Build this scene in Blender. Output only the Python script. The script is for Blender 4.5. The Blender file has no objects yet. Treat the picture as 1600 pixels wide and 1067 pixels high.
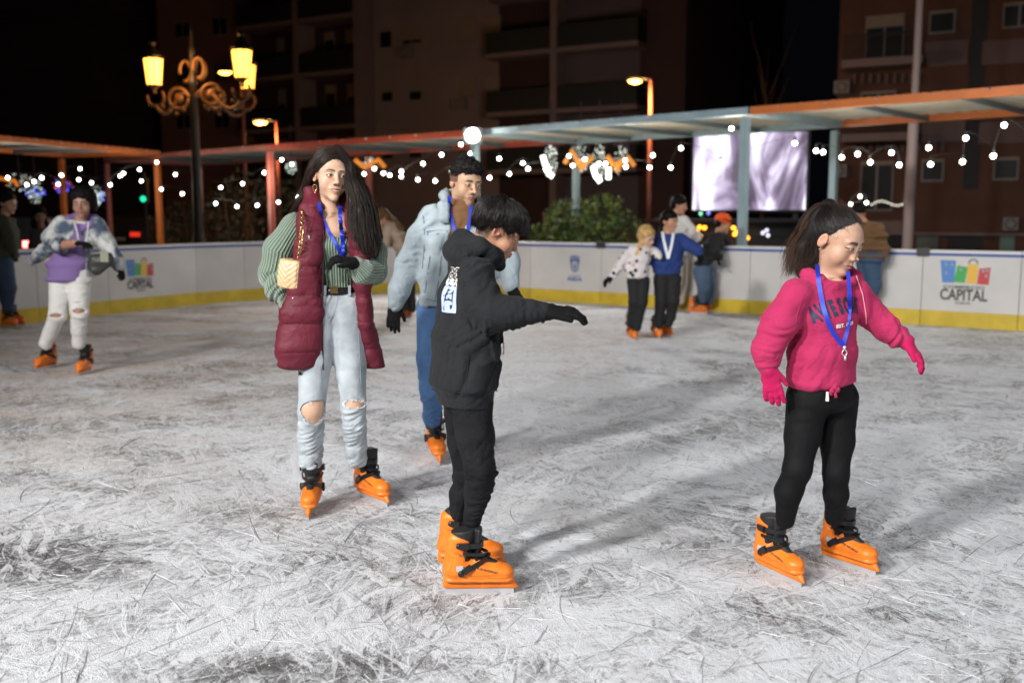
import bpy, bmesh, math, random
import numpy as np
from mathutils import Vector, Matrix
from mathutils.bvhtree import BVHTree
rnd = random.Random(7)
sc = bpy.context.scene
COL = sc.collection
PI = math.pi

# ------------------------------------------------------------------ camera
FPX, CX, CY, HOR, CAMH = 1555.6, 800.0, 533.5, 336.0, 1.45
TH = math.atan((CY - HOR) / FPX)
cam_d = bpy.data.cameras.new('camera'); cam = bpy.data.objects.new('camera', cam_d); COL.objects.link(cam)
cam.location = (0, 0, CAMH); cam.rotation_euler = (PI/2 - TH, 0, 0)
cam_d.lens = 35; cam_d.sensor_width = 36; cam_d.clip_end = 600
cam_d.dof.use_dof = True; cam_d.dof.focus_distance = 4.15; cam_d.dof.aperture_fstop = 1.9
sc.camera = cam

# ------------------------------------------------------------------ world, light, exposure
wd = bpy.data.worlds.new('World'); sc.world = wd; wd.use_nodes = True
bg = wd.node_tree.nodes['Background']; bg.inputs[0].default_value = (0.30, 0.34, 0.50, 1); bg.inputs[1].default_value = 0.004
sc.view_settings.view_transform = 'Standard'; sc.view_settings.look = 'None'
sc.view_settings.exposure = 0.0; sc.view_settings.gamma = 1.0
sc.cycles.max_bounces = 5; sc.cycles.diffuse_bounces = 3; sc.cycles.glossy_bounces = 2
sc.cycles.transmission_bounces = 2; sc.cycles.sample_clamp_indirect = 3.0; sc.cycles.caustics_reflective = False
sc.cycles.use_denoising = True

def lamp(name, kind, loc, energy, color, size=.3, target=None, angle=None, parent=None, blend=.6):
    d = bpy.data.lights.new(name, kind); d.energy = energy; d.color = color
    if kind == 'AREA': d.size = size
    else: d.shadow_soft_size = size
    if kind == 'SPOT': d.spot_size = math.radians(angle); d.spot_blend = blend
    o = bpy.data.objects.new(name, d); COL.objects.link(o); o.location = loc
    if target: o.rotation_euler = (Vector(target) - Vector(loc)).to_track_quat('-Z', 'Y').to_euler()
    if parent: o.parent = parent; o.matrix_parent_inverse = parent.matrix_world.inverted()
    return o
# rink floodlights: the strong one stands behind the camera on its left, a weaker one behind on the right
for fx, fy, fz, fe in ((-8.5, -5.5, 7.4, 8600), (-5.2, -8.0, 8.2, 5200), (-9.5, -1.5, 7.0, 2600)):
    lamp('floodlight_left', 'SPOT', (fx, fy, fz), fe, (1.0, .985, .965), .45, (2.3, 7.2, 0), 66, blend=1.)
lamp('floodlight_right', 'SPOT', (7.5, -2.0, 7.0), 1700, (.86, .93, 1.0), .5, (3.0, 7.5, 0), 110, blend=.8)

# ------------------------------------------------------------------ pixel <-> world
ct, st = math.cos(TH), math.sin(TH)
def ray(px, py):
    x = (px - CX) / FPX; y = (CY - py) / FPX
    return np.array([x, ct + y*st, -st + y*ct])
def P(px, py, d):
    r = ray(px, py); s = d / r[1]
    return np.array([r[0]*s, d, CAMH + r[2]*s])
def G(px, py, z=0.0):
    r = ray(px, py); s = (z - CAMH) / r[2]
    return np.array([r[0]*s, r[1]*s, z])

# ------------------------------------------------------------------ objects
def tag(o, label=None, cat=None, group=None, kind=None):
    if label: o['label'] = label
    if cat: o['category'] = cat
    if group: o['group'] = group
    if kind: o['kind'] = kind
    return o
def empty(name, loc=(0, 0, 0), label=None, cat=None, group=None, rz=0):
    o = bpy.data.objects.new(name, None); COL.objects.link(o); o.location = loc; o.rotation_euler = (0, 0, rz)
    o.empty_display_size = .1
    return tag(o, label, cat, group)
def put(o, parent):
    if parent is not None:
        o.parent = parent
        # meshes are written in world coordinates: undo the parents' transform
        m = Matrix.Identity(4); p = parent; ch = []
        while p is not None: ch.append(p); p = p.parent
        for p in reversed(ch): m = m @ p.matrix_parent_inverse @ Matrix.LocRotScale(p.location, p.rotation_euler, p.scale)
        o.matrix_parent_inverse = m.inverted()
    return o
def mesh_obj(name, verts, faces, m, parent=None, smooth=False, mats=None, midx=None):
    me = bpy.data.meshes.new(name); me.from_pydata([tuple(v) for v in verts], [], [tuple(f) for f in faces])
    for x in (mats or [m]): me.materials.append(x)
    if midx is not None: me.polygons.foreach_set('material_index', midx)
    if smooth: me.polygons.foreach_set('use_smooth', [True]*len(me.polygons))
    me.update()
    o = bpy.data.objects.new(name, me); COL.objects.link(o)
    return put(o, parent)
class MB:
    """collects simple solids into one mesh"""
    def __init__(s): s.v = []; s.f = []; s.m = []; s.cur = 0
    def add(s, vs, fs):
        n = len(s.v); s.v += [tuple(map(float, v)) for v in vs]; s.f += [tuple(i+n for i in f) for f in fs]; s.m += [s.cur]*len(fs)
    def box(s, c, size, ux=(1, 0, 0), uy=(0, 1, 0), uz=(0, 0, 1)):
        c = np.array(c, float); U = [np.array(a, float)*b/2 for a, b in zip((ux, uy, uz), size)]
        vs = [c + i*U[0] + j*U[1] + k*U[2] for k in (-1, 1) for j in (-1, 1) for i in (-1, 1)]
        s.add(vs, [(0, 2, 3, 1), (4, 5, 7, 6), (0, 1, 5, 4), (2, 6, 7, 3), (0, 4, 6, 2), (1, 3, 7, 5)])
    def bar(s, a, b, w, h=None):
        a = np.array(a, float); b = np.array(b, float); d = b - a; L = np.linalg.norm(d); d = d/L
        up = np.array([0, 0, 1.]) if abs(d[2]) < .9 else np.array([0, 1., 0])
        u = np.cross(d, up); u /= np.linalg.norm(u); v = np.cross(u, d)
        s.box((a+b)/2, (L, w, h or w), d, u, v)
    def tube(s, pts, r, n=8, cap=True, flat=None):
        pts = [np.array(p, float) for p in pts]; R = r if hasattr(r, '__len__') else [r]*len(pts)
        base = len(s.v); vs = []; prev = None
        for i, p in enumerate(pts):
            t = pts[min(i+1, len(pts)-1)] - pts[max(i-1, 0)]; t = t/(np.linalg.norm(t)+1e-12)
            if prev is None:
                up = np.array([0, 0, 1.]) if abs(t[2]) < .9 else np.array([0, 1., 0]); u = np.cross(t, up)
            else: u = prev - t*np.dot(prev, t)
            u /= np.linalg.norm(u)+1e-12; prev = u; v = np.cross(t, u)
            for k in range(n):
                a = 2*PI*k/n; vs.append(p + R[i]*(math.cos(a)*u + math.sin(a)*v*(flat or 1)))
        fs = [(i*n+k, i*n+(k+1) % n, (i+1)*n+(k+1) % n, (i+1)*n+k) for i in range(len(pts)-1) for k in range(n)]
        if cap: fs += [tuple(range(n))[::-1], tuple((len(pts)-1)*n+k for k in range(n))]
        s.add(vs, fs)
    def ball(s, c, r, n=8, sc3=(1, 1, 1)):
        vs = []; fs = []; c = np.array(c, float)
        for i in range(n//2+1):
            for k in range(n):
                a = PI*i/(n//2); b = 2*PI*k/n
                vs.append(c + r*np.array([math.sin(a)*math.cos(b)*sc3[0], math.sin(a)*math.sin(b)*sc3[1], math.cos(a)*sc3[2]]))
        for i in range(n//2):
            for k in range(n): fs.append((i*n+k, (i+1)*n+k, (i+1)*n+(k+1) % n, i*n+(k+1) % n))
        s.add(vs, fs)
    def lathe(s, c, prof, n=12, ax=(0, 0, 1)):
        vs = []; c = np.array(c, float)
        for r, z in prof:
            for k in range(n): a = 2*PI*k/n; vs.append(c + np.array([r*math.cos(a), r*math.sin(a), z]))
        m = len(prof)
        s.add(vs, [(i*n+k, i*n+(k+1) % n, (i+1)*n+(k+1) % n, (i+1)*n+k) for i in range(m-1) for k in range(n)])
    def build(s, name, m, parent=None, smooth=False):
        ms = m if isinstance(m, list) else [m]
        return mesh_obj(name, s.v, s.f, None, parent, smooth, mats=ms, midx=s.m if len(ms) > 1 else None)

# ------------------------------------------------------------------ materials
MATS = {}
def mat(name, col, rough=.6, metal=0., bump=0., bscale=60., var=0., vscale=6., emit=None, estr=0., attr=None, spec=.5, sheen=0., sss=0., rvar=0., alpha=None, stretch=None, wr=0.):
    if name in MATS: return MATS[name]
    m = bpy.data.materials.new(name); m.use_nodes = True; nt = m.node_tree; N = nt.nodes; L = nt.links
    b = N['Principled BSDF']; b.inputs['Roughness'].default_value = rough; b.inputs['Metallic'].default_value = metal
    b.inputs['Specular IOR Level'].default_value = spec
    if sheen: b.inputs['Sheen Weight'].default_value = sheen; b.inputs['Sheen Roughness'].default_value = .4
    if sss: b.inputs['Subsurface Weight'].default_value = sss; b.inputs['Subsurface Radius'].default_value = (.9, .35, .2); b.inputs['Subsurface Scale'].default_value = .008
    c4 = (*col, 1); b.inputs['Base Color'].default_value = c4
    tc = N.new('ShaderNodeTexCoord'); src = None
    vec = tc.outputs['Object']
    if stretch:
        mp = N.new('ShaderNodeMapping'); mp.inputs['Scale'].default_value = stretch; L.new(vec, mp.inputs[0]); vec = mp.outputs[0]
    if attr:
        a = N.new('ShaderNodeAttribute'); a.attribute_name = attr; src = a.outputs['Color']
    if var:
        n = N.new('ShaderNodeTexNoise'); n.inputs['Scale'].default_value = vscale; n.inputs['Detail'].default_value = 5; L.new(vec, n.inputs['Vector'])
        mr = N.new('ShaderNodeMapRange'); mr.inputs['From Min'].default_value = .3; mr.inputs['From Max'].default_value = .7
        mr.inputs['To Min'].default_value = 1-var; mr.inputs['To Max'].default_value = 1+var; L.new(n.outputs[0], mr.inputs[0])
        mx = N.new('ShaderNodeMix'); mx.data_type = 'RGBA'; mx.blend_type = 'MULTIPLY'; mx.inputs[0].default_value = 1
        mx.inputs[6].default_value = c4
        if src: L.new(src, mx.inputs[6])
        L.new(mr.outputs[0], mx.inputs[7]); src = mx.outputs[2]
    if src: L.new(src, b.inputs['Base Color'])
    if bump:
        n = N.new('ShaderNodeTexNoise'); n.inputs['Scale'].default_value = bscale; n.inputs['Detail'].default_value = 4; L.new(vec, n.inputs['Vector'])
        bp = N.new('ShaderNodeBump'); bp.inputs['Strength'].default_value = min(1, bump); bp.inputs['Distance'].default_value = .004 if bump <= 1 else .004*bump
        L.new(n.outputs[0], bp.inputs['Height']); L.new(bp.outputs[0], b.inputs['Normal'])
        if wr:
            w1 = N.new('ShaderNodeTexNoise'); w1.inputs['Scale'].default_value = 7; w1.inputs['Detail'].default_value = 2.5; w1.inputs['Distortion'].default_value = 1.5; L.new(vec, w1.inputs['Vector'])
            ab = N.new('ShaderNodeMath'); ab.operation = 'SUBTRACT'; ab.inputs[1].default_value = .5; L.new(w1.outputs[0], ab.inputs[0]); a2 = N.new('ShaderNodeMath'); a2.operation = 'ABSOLUTE'; L.new(ab.outputs[0], a2.inputs[0])
            b2 = N.new('ShaderNodeBump'); b2.inputs['Strength'].default_value = 1; b2.inputs['Distance'].default_value = wr; L.new(a2.outputs[0], b2.inputs['Height']); L.new(b2.outputs[0], bp.inputs['Normal'])
        if rvar:
            mr = N.new('ShaderNodeMapRange'); mr.inputs['To Min'].default_value = rough-rvar; mr.inputs['To Max'].default_value = rough+rvar; L.new(n.outputs[0], mr.inputs[0]); L.new(mr.outputs[0], b.inputs['Roughness'])
    if emit: b.inputs['Emission Color'].default_value = (*emit, 1); b.inputs['Emission Strength'].default_value = estr; m.cycles.emission_sampling = 'NONE'
    MATS[name] = m; return m

# ------------------------------------------------------------------ numpy noise
_T = np.random.RandomState(3).rand(64, 64, 64).astype(np.float32)*2-1
def noise3(p):
    p = np.asarray(p, dtype=np.float64); i = np.floor(p).astype(int); f = p - i; f = f*f*(3-2*f); i &= 63; j = (i+1) & 63
    r = 0
    for a, wa in ((0, 1-f[..., 0]), (1, f[..., 0])):
        for b, wb in ((0, 1-f[..., 1]), (1, f[..., 1])):
            for c, wc in ((0, 1-f[..., 2]), (1, f[..., 2])):
                r = r + wa*wb*wc*_T[(j if a else i)[..., 0], (j if b else i)[..., 1], (j if c else i)[..., 2]]
    return r
def fbm(p, o=3):
    r = 0; a = 1.
    for k in range(o): r = r + a*noise3(p + 17.3*k); p = p*2.03; a *= .5
    return r

# ------------------------------------------------------------------ implicit surfaces
def nrm(v): v = np.array(v, float); return v/(np.linalg.norm(v)+1e-12)
class Prim:
    """tapered elliptical capsule (or ellipsoid when a == b); radii along the frame u, v, w"""
    __slots__ = ('a', 'b', 'ra', 'rb', 'M', 'k', 'op', 'c', 'R')
    def __init__(s, a, b, ra, rb, M=None, k=.02, op='u'):
        s.a = np.array(a, float); s.b = np.array(b, float)
        s.ra = np.array(ra if hasattr(ra, '__len__') else (ra,)*3, float); s.rb = np.array(rb if hasattr(rb, '__len__') else (rb,)*3, float)
        s.M = np.eye(3) if M is None else M; s.k = k; s.op = op
        s.c = (s.a+s.b)/2; s.R = np.linalg.norm(s.b-s.a)/2 + max(s.ra.max(), s.rb.max())
    def d(s, Q):
        q = Q - s.a; ab = s.b - s.a; L2 = ab@ab
        if L2 > 1e-12:
            t = np.clip(q@ab/L2, 0, 1); q = q - t[:, None]*ab; r = s.ra + t[:, None]*(s.rb-s.ra)
        else: r = s.ra
        q = q@s.M.T; e = q/r; k0 = np.sqrt((e*e).sum(1)); e = e/r; k1 = np.sqrt((e*e).sum(1))+1e-9
        return k0*(k0-1)/k1
class Cut:
    def __init__(s, p, n, k=.003): s.p = np.array(p, float); s.n = nrm(n); s.k = k; s.op = 'c'; s.c = s.p; s.R = 1e9
    def d(s, Q): return (Q - s.p)@s.n
def smin(a, b, k):
    h = np.clip(.5+.5*(b-a)/k, 0, 1); return b + (a-b)*h - k*h*(1-h)
def smax(a, b, k): return -smin(-a, -b, k)
def evalp(prims, Q, c, rad):
    r = np.full(len(Q), 1.0)
    for p in prims:
        if p.op == 'u':
            if p.R < 1e8 and np.linalg.norm(p.c - c) > p.R + rad + p.k + .05: continue
            r = smin(r, p.d(Q), p.k) if p.k > 0 else np.minimum(r, p.d(Q))
        elif p.op == 's':
            if np.linalg.norm(p.c - c) > p.R + rad + p.k + .02: continue
            r = smax(r, -p.d(Q), p.k)
        elif p.op == 'i': r = smax(r, p.d(Q), p.k)
        else: r = smax(r, p.d(Q), p.k)
    return r
def grid_axis(lo, hi, h, fine=None, hf=None):
    if fine is None: return np.arange(lo, hi+h, h)
    a, b = fine; x = [lo]
    while x[-1] < hi: x.append(x[-1] + (hf if a <= x[-1] <= b else h if (x[-1] < a-h or x[-1] > b) else hf))
    return np.array(x)
def sdf(prims, h, fine=None, hf=None, extra=None):
    """surface nets on a rectilinear grid, evaluated only in blocks near the surface; fine = (lo3, hi3) box gets step hf"""
    U = [p for p in prims if p.op == 'u']
    lo = np.min([np.minimum(p.a, p.b) - max(p.ra.max(), p.rb.max()) for p in U], 0) - 3*h - .01
    hi = np.max([np.maximum(p.a, p.b) + max(p.ra.max(), p.rb.max()) for p in U], 0) + 3*h + .01
    X = [grid_axis(lo[i], hi[i], h, (fine[0][i], fine[1][i]) if fine else None, hf) for i in range(3)]
    n = [len(x) for x in X]; V = np.ones(n, np.float32); B = 12
    for i in range(0, n[0], B):
        for j in range(0, n[1], B):
            cols = None
            for k in range(0, n[2], B):
                sx, sy, sz = X[0][i:i+B+1], X[1][j:j+B+1], X[2][k:k+B+1]
                c = np.array([(sx[0]+sx[-1])/2, (sy[0]+sy[-1])/2, (sz[0]+sz[-1])/2]); rad = .5*math.sqrt((sx[-1]-sx[0])**2+(sy[-1]-sy[0])**2+(sz[-1]-sz[0])**2)
                dc = evalp(prims, c[None], c, rad)[0]
                sx, sy, sz = X[0][i:i+B], X[1][j:j+B], X[2][k:k+B]
                if abs(dc) > rad*1.5 + .03: V[i:i+B, j:j+B, k:k+B] = 1 if dc > 0 else -1; continue
                g = np.stack(np.meshgrid(sx, sy, sz, indexing='ij'), -1).reshape(-1, 3)
                r = evalp(prims, g, c, rad)
                if extra is not None: r = extra(g, r)
                V[i:i+B, j:j+B, k:k+B] = r.reshape(len(sx), len(sy), len(sz))
    S = V < 0
    c = [slice(None, -1), slice(1, None)]
    cnt = sum(S[c[a], c[b], c[d]].astype(np.int8) for a in (0, 1) for b in (0, 1) for d in (0, 1))
    act = np.argwhere((cnt > 0) & (cnt < 8))
    ids = -np.ones([m-1 for m in n], np.int32); ids[act[:, 0], act[:, 1], act[:, 2]] = np.arange(len(act))
    acc = np.zeros((len(act), 3)); num = np.zeros(len(act))
    co = lambda I: np.stack([X[0][I[:, 0]], X[1][I[:, 1]], X[2][I[:, 2]]], 1)
    for ax in range(3):
        o1, o2 = [x for x in range(3) if x != ax]
        for b1 in (0, 1):
            for b2 in (0, 1):
                I0 = act.copy(); I0[:, o1] += b1; I0[:, o2] += b2; I1 = I0.copy(); I1[:, ax] += 1
                v0 = V[I0[:, 0], I0[:, 1], I0[:, 2]]; v1 = V[I1[:, 0], I1[:, 1], I1[:, 2]]
                m = (v0 < 0) != (v1 < 0); t = np.where(m, v0/np.where(m, v0-v1, 1), 0)
                p = co(I0) + t[:, None]*(co(I1)-co(I0)); acc += np.where(m[:, None], p, 0); num += m
    verts = acc/num[:, None]; F = []
    for ax in range(3):
        o1, o2 = (ax+1) % 3, (ax+2) % 3
        s0 = [slice(None)]*3; s1 = [slice(None)]*3; s0[ax] = slice(None, -1); s1[ax] = slice(1, None)
        D = S[tuple(s0)] != S[tuple(s1)]; E = np.argwhere(D); E = E[(E[:, o1] > 0) & (E[:, o2] > 0)]
        E = E[(E[:, o1] < n[o1]-1) & (E[:, o2] < n[o2]-1)]
        def cid(d1, d2):
            K = E.copy(); K[:, o1] -= d1; K[:, o2] -= d2; return ids[K[:, 0], K[:, 1], K[:, 2]]
        q = np.stack([cid(1, 1), cid(0, 1), cid(0, 0), cid(1, 0)], 1)
        ins = S[E[:, 0], E[:, 1], E[:, 2]]; q = np.where(ins[:, None], q, q[:, ::-1]); F.append(q)
    F = np.concatenate(F); F = F[(F >= 0).all(1)]
    return verts, F
def normals(v, F):
    fn = np.cross(v[F[:, 2]]-v[F[:, 0]], v[F[:, 3]]-v[F[:, 1]]); n = np.zeros_like(v)
    for k in range(4): np.add.at(n, F[:, k], fn)
    return n/(np.linalg.norm(n, axis=1)[:, None]+1e-12)
def fast_mesh(name, v, F, m, parent=None, col=None, val=None):
    me = bpy.data.meshes.new(name); me.vertices.add(len(v)); me.vertices.foreach_set('co', np.asarray(v, np.float32).ravel())
    k = F.shape[1]; me.loops.add(F.size); me.loops.foreach_set('vertex_index', F.astype(np.int32).ravel())
    me.polygons.add(len(F)); me.polygons.foreach_set('loop_start', np.arange(0, F.size, k, dtype=np.int32))
    me.polygons.foreach_set('loop_total', np.full(len(F), k, np.int32)) if bpy.app.version < (4, 0) else None
    me.polygons.foreach_set('use_smooth', np.ones(len(F), bool))
    me.update(calc_edges=True); me.validate()
    if col is not None:
        a = me.color_attributes.new('Col', 'FLOAT_COLOR', 'POINT'); a.data.foreach_set('color', np.concatenate([col, np.ones((len(col), 1))], 1).astype(np.float32).ravel())
    if val is not None:
        a = me.attributes.new('val', 'FLOAT', 'POINT'); a.data.foreach_set('value', val.astype(np.float32))
    me.materials.append(m); o = bpy.data.objects.new(name, me); COL.objects.link(o); return put(o, parent)
def solid(name, prims, h, m, parent=None, disp=None, colf=None, valf=None, fine=None, hf=None, extra=None):
    v, F = sdf(prims, h, fine, hf, extra)
    if disp is not None: n = normals(v, F); v = v + n*disp(v, n)[:, None]
    return fast_mesh(name, v, F, m, parent, colf(v) if colf else None, valf(v) if valf else None), v, F

# ------------------------------------------------------------------ lettering and printed shapes
def text_mesh(s, size=1., bold=0., xs=1.):
    cu = bpy.data.curves.new('t', 'FONT'); cu.body = s; cu.size = size; cu.offset = bold; cu.align_x = 'CENTER'; cu.align_y = 'CENTER'; cu.resolution_u = 3; cu.fill_mode = 'FRONT'
    o = bpy.data.objects.new('t', cu); me = bpy.data.meshes.new_from_object(o)
    v = [(p.co.x*xs, p.co.y) for p in me.vertices]; f = [tuple(p.vertices) for p in me.polygons]
    bpy.data.objects.remove(o); bpy.data.meshes.remove(me); bpy.data.curves.remove(cu); return v, f
class Print:
    """flat printed shapes in a 2D frame"""
    def __init__(s): s.v = []; s.f = []; s.m = []; s.cur = 0
    def add(s, v, f, x=0, y=0, rot=0):
        n = len(s.v); c, t = math.cos(rot), math.sin(rot)
        s.v += [(x+a*c-b*t, y+a*t+b*c) for a, b in v]; s.f += [tuple(i+n for i in q) for q in f]; s.m += [s.cur]*len(f)
    def text(s, t, x, y, size, bold=0., xs=1., rot=0): v, f = text_mesh(t, size, bold, xs); s.add(v, f, x, y, rot)
    def poly(s, pts): s.add(pts, [tuple(range(len(pts)))])
    def ring(s, x, y, r0, r1, a0=0, a1=2*PI, n=20, sx=1, sy=1):
        v = []; f = []
        for i in range(n+1):
            a = a0+(a1-a0)*i/n; v += [(x+r0*math.cos(a)*sx, y+r0*math.sin(a)*sy), (x+r1*math.cos(a)*sx, y+r1*math.sin(a)*sy)]
        s.add(v, [(2*i, 2*i+1, 2*i+3, 2*i+2) for i in range(n)])
    def build(s, name, mats, fn, parent=None):
        return mesh_obj(name, [fn(a, b, k) for (a, b), k in zip(s.v, s._vm())], s.f, None, parent, mats=mats, midx=s.m)
    def _vm(s):
        r = [0]*len(s.v)
        for f, m in zip(s.f, s.m):
            for i in f: r[i] = m
        return r
# ================================================================== SETTING
M_ice = None
def ice_material():
    m = bpy.data.materials.new('scraped_ice'); m.use_nodes = True; nt = m.node_tree; N = nt.nodes; L = nt.links; b = N['Principled BSDF']
    g = N.new('ShaderNodeNewGeometry'); pos = g.outputs['Position']
    def mapping(rot, scl, loc=(0, 0, 0)):
        mp = N.new('ShaderNodeMapping'); mp.vector_type = 'TEXTURE' if False else 'POINT'
        mp.inputs['Rotation'].default_value = (0, 0, math.radians(rot)); mp.inputs['Scale'].default_value = scl; mp.inputs['Location'].default_value = loc
        L.new(pos, mp.inputs[0]); return mp.outputs[0]
    def nz(vec, scale, detail=4, rough=.6, dist=0.):
        n = N.new('ShaderNodeTexNoise'); n.inputs['Scale'].default_value = scale; n.inputs['Detail'].default_value = detail; n.inputs['Roughness'].default_value = rough; n.inputs['Distortion'].default_value = dist
        L.new(vec, n.inputs['Vector']); return n.outputs[0]
    def mr(v, a, c, lo=0., hi=1.):
        r = N.new('ShaderNodeMapRange'); r.inputs['From Min'].default_value = a; r.inputs['From Max'].default_value = c; r.inputs['To Min'].default_value = lo; r.inputs['To Max'].default_value = hi
        r.interpolation_type = 'SMOOTHSTEP'; L.new(v, r.inputs[0]); return r.outputs[0]
    def mth(op, a, c):
        n = N.new('ShaderNodeMath'); n.operation = op
        for i, x in enumerate((a, c)):
            if isinstance(x, (int, float)): n.inputs[i].default_value = x
            else: L.new(x, n.inputs[i])
        return n.outputs[0]
    # warp the coordinates so that streaks curve like skate strokes
    wn = N.new('ShaderNodeTexNoise'); wn.inputs['Scale'].default_value = .55; wn.inputs['Detail'].default_value = 2; L.new(pos, wn.inputs['Vector'])
    ws = N.new('ShaderNodeVectorMath'); ws.operation = 'SCALE'; ws.inputs['Scale'].default_value = 1.1; L.new(wn.outputs['Color'], ws.inputs[0])
    wa = N.new('ShaderNodeVectorMath'); wa.operation = 'ADD'; L.new(pos, wa.inputs[0]); L.new(ws.outputs[0], wa.inputs[1])
    def mapw(rot, scl):
        mp = N.new('ShaderNodeMapping'); mp.vector_type = 'TEXTURE'; mp.inputs['Rotation'].default_value = (0, 0, math.radians(rot)); mp.inputs['Scale'].default_value = tuple(1/q for q in scl); L.new(wa.outputs[0], mp.inputs[0]); return mp.outputs[0]
    patch = nz(mapping(12, (1, 1.5, 1)), .8, 5, .62); grain = nz(pos, 210, 2, .8); g2 = nz(pos, 46, 5, .8); g3 = nz(pos, 9, 5, .72)
    dark = None; lite = None
    for i, (rot, st_, sc_) in enumerate(((-60, 7, 1.5), (-36, 9, 2.2), (54, 8, 1.7), (82, 9, 2.4), (-70, 11, 4.5), (20, 10, 3.2))):
        n_ = nz(mapw(rot, (1, st_, 1)), sc_, 4, .72)
        dk = mr(n_, .56, .62); lt = mr(n_, .43, .36)
        dark = dk if dark is None else mth('MAXIMUM', dark, mth('MULTIPLY', dk, 1. if i < 4 else .8)); lite = lt if lite is None else mth('MAXIMUM', lite, lt)
    brk = mr(g3, .34, .60)
    v = mth('ADD', mth('MULTIPLY', mr(patch, .36, .62), .26), .50)
    v = mth('ADD', v, mth('MULTIPLY', mth('SUBTRACT', g3, .5), .42)); v = mth('ADD', v, mth('MULTIPLY', mth('SUBTRACT', g2, .5), .85)); v = mth('ADD', v, mth('MULTIPLY', mth('SUBTRACT', grain, .5), .95))
    v = mth('SUBTRACT', v, mth('MULTIPLY', mth('MULTIPLY', dark, brk), .27)); v = mth('ADD', v, mth('MULTIPLY', lite, .26))
    for (wx, wy, rx, ry, am) in ((-2.15, 4.1, .75, .36, .24), (-.72, 3.05, .50, .17, .32), (.45, 6.7, 1.0, .30, .10), (-3.2, 7.5, 1.2, .5, .10)):  # cast shadows painted into the ice tone as soft dark ovals
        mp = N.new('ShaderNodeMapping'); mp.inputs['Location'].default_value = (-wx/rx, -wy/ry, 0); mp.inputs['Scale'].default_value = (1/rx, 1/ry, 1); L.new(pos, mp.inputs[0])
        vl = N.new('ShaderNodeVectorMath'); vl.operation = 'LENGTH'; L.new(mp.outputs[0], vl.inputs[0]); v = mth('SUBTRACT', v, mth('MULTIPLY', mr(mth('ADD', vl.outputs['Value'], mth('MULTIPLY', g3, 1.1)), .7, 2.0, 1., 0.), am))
    fac = mr(v, .14, .90)
    cr = N.new('ShaderNodeValToRGB'); e = cr.color_ramp.elements
    e[0].position = 0; e[0].color = (.07, .07, .072, 1); e[1].position = 1; e[1].color = (.95, .965, 1., 1)
    x = cr.color_ramp.elements.new(.30); x.color = (.38, .385, .395, 1); x = cr.color_ramp.elements.new(.60); x.color = (.80, .81, .83, 1)
    L.new(fac, cr.inputs[0])
    sx = N.new('ShaderNodeSeparateXYZ'); L.new(pos, sx.inputs[0])
    left_tint = mth('MULTIPLY', mr(mth('SUBTRACT', mth('MULTIPLY', sx.outputs[1], .45), sx.outputs[0]), 2.6, 9.0), mr(nz(mapping(30, (1, 2, 1)), 1.3, 5), .30, .65))  # ice colour turns browner towards the far left, broken up by noise
    mx = N.new('ShaderNodeMix'); mx.data_type = 'RGBA'; mx.blend_type = 'MULTIPLY'; L.new(left_tint, mx.inputs[0]); L.new(cr.outputs[0], mx.inputs[6]); mx.inputs[7].default_value = (.86, .72, .62, 1)
    L.new(mx.outputs[2], b.inputs['Base Color'])
    L.new(mr(fac, .05, .7, .25, .8), b.inputs['Roughness'])
    b.inputs['Specular IOR Level'].default_value = .4
    bp = N.new('ShaderNodeBump'); bp.inputs['Strength'].default_value = 1.; bp.inputs['Distance'].default_value = .012
    L.new(v, bp.inputs['Height']); L.new(bp.outputs[0], b.inputs['Normal'])
    return m

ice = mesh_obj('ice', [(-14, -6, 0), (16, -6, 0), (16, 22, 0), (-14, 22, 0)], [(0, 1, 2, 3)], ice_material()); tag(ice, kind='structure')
M_asph = mat('dark_paving', (.05, .045, .042), .8, bump=.4, bscale=30, var=.3, vscale=3)
pav = mesh_obj('pavement', [(-200, -60, -.06), (200, -60, -.06), (200, 260, -.06), (-200, 260, -.06)], [(0, 1, 2, 3)], M_asph); tag(pav, kind='structure')

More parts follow.
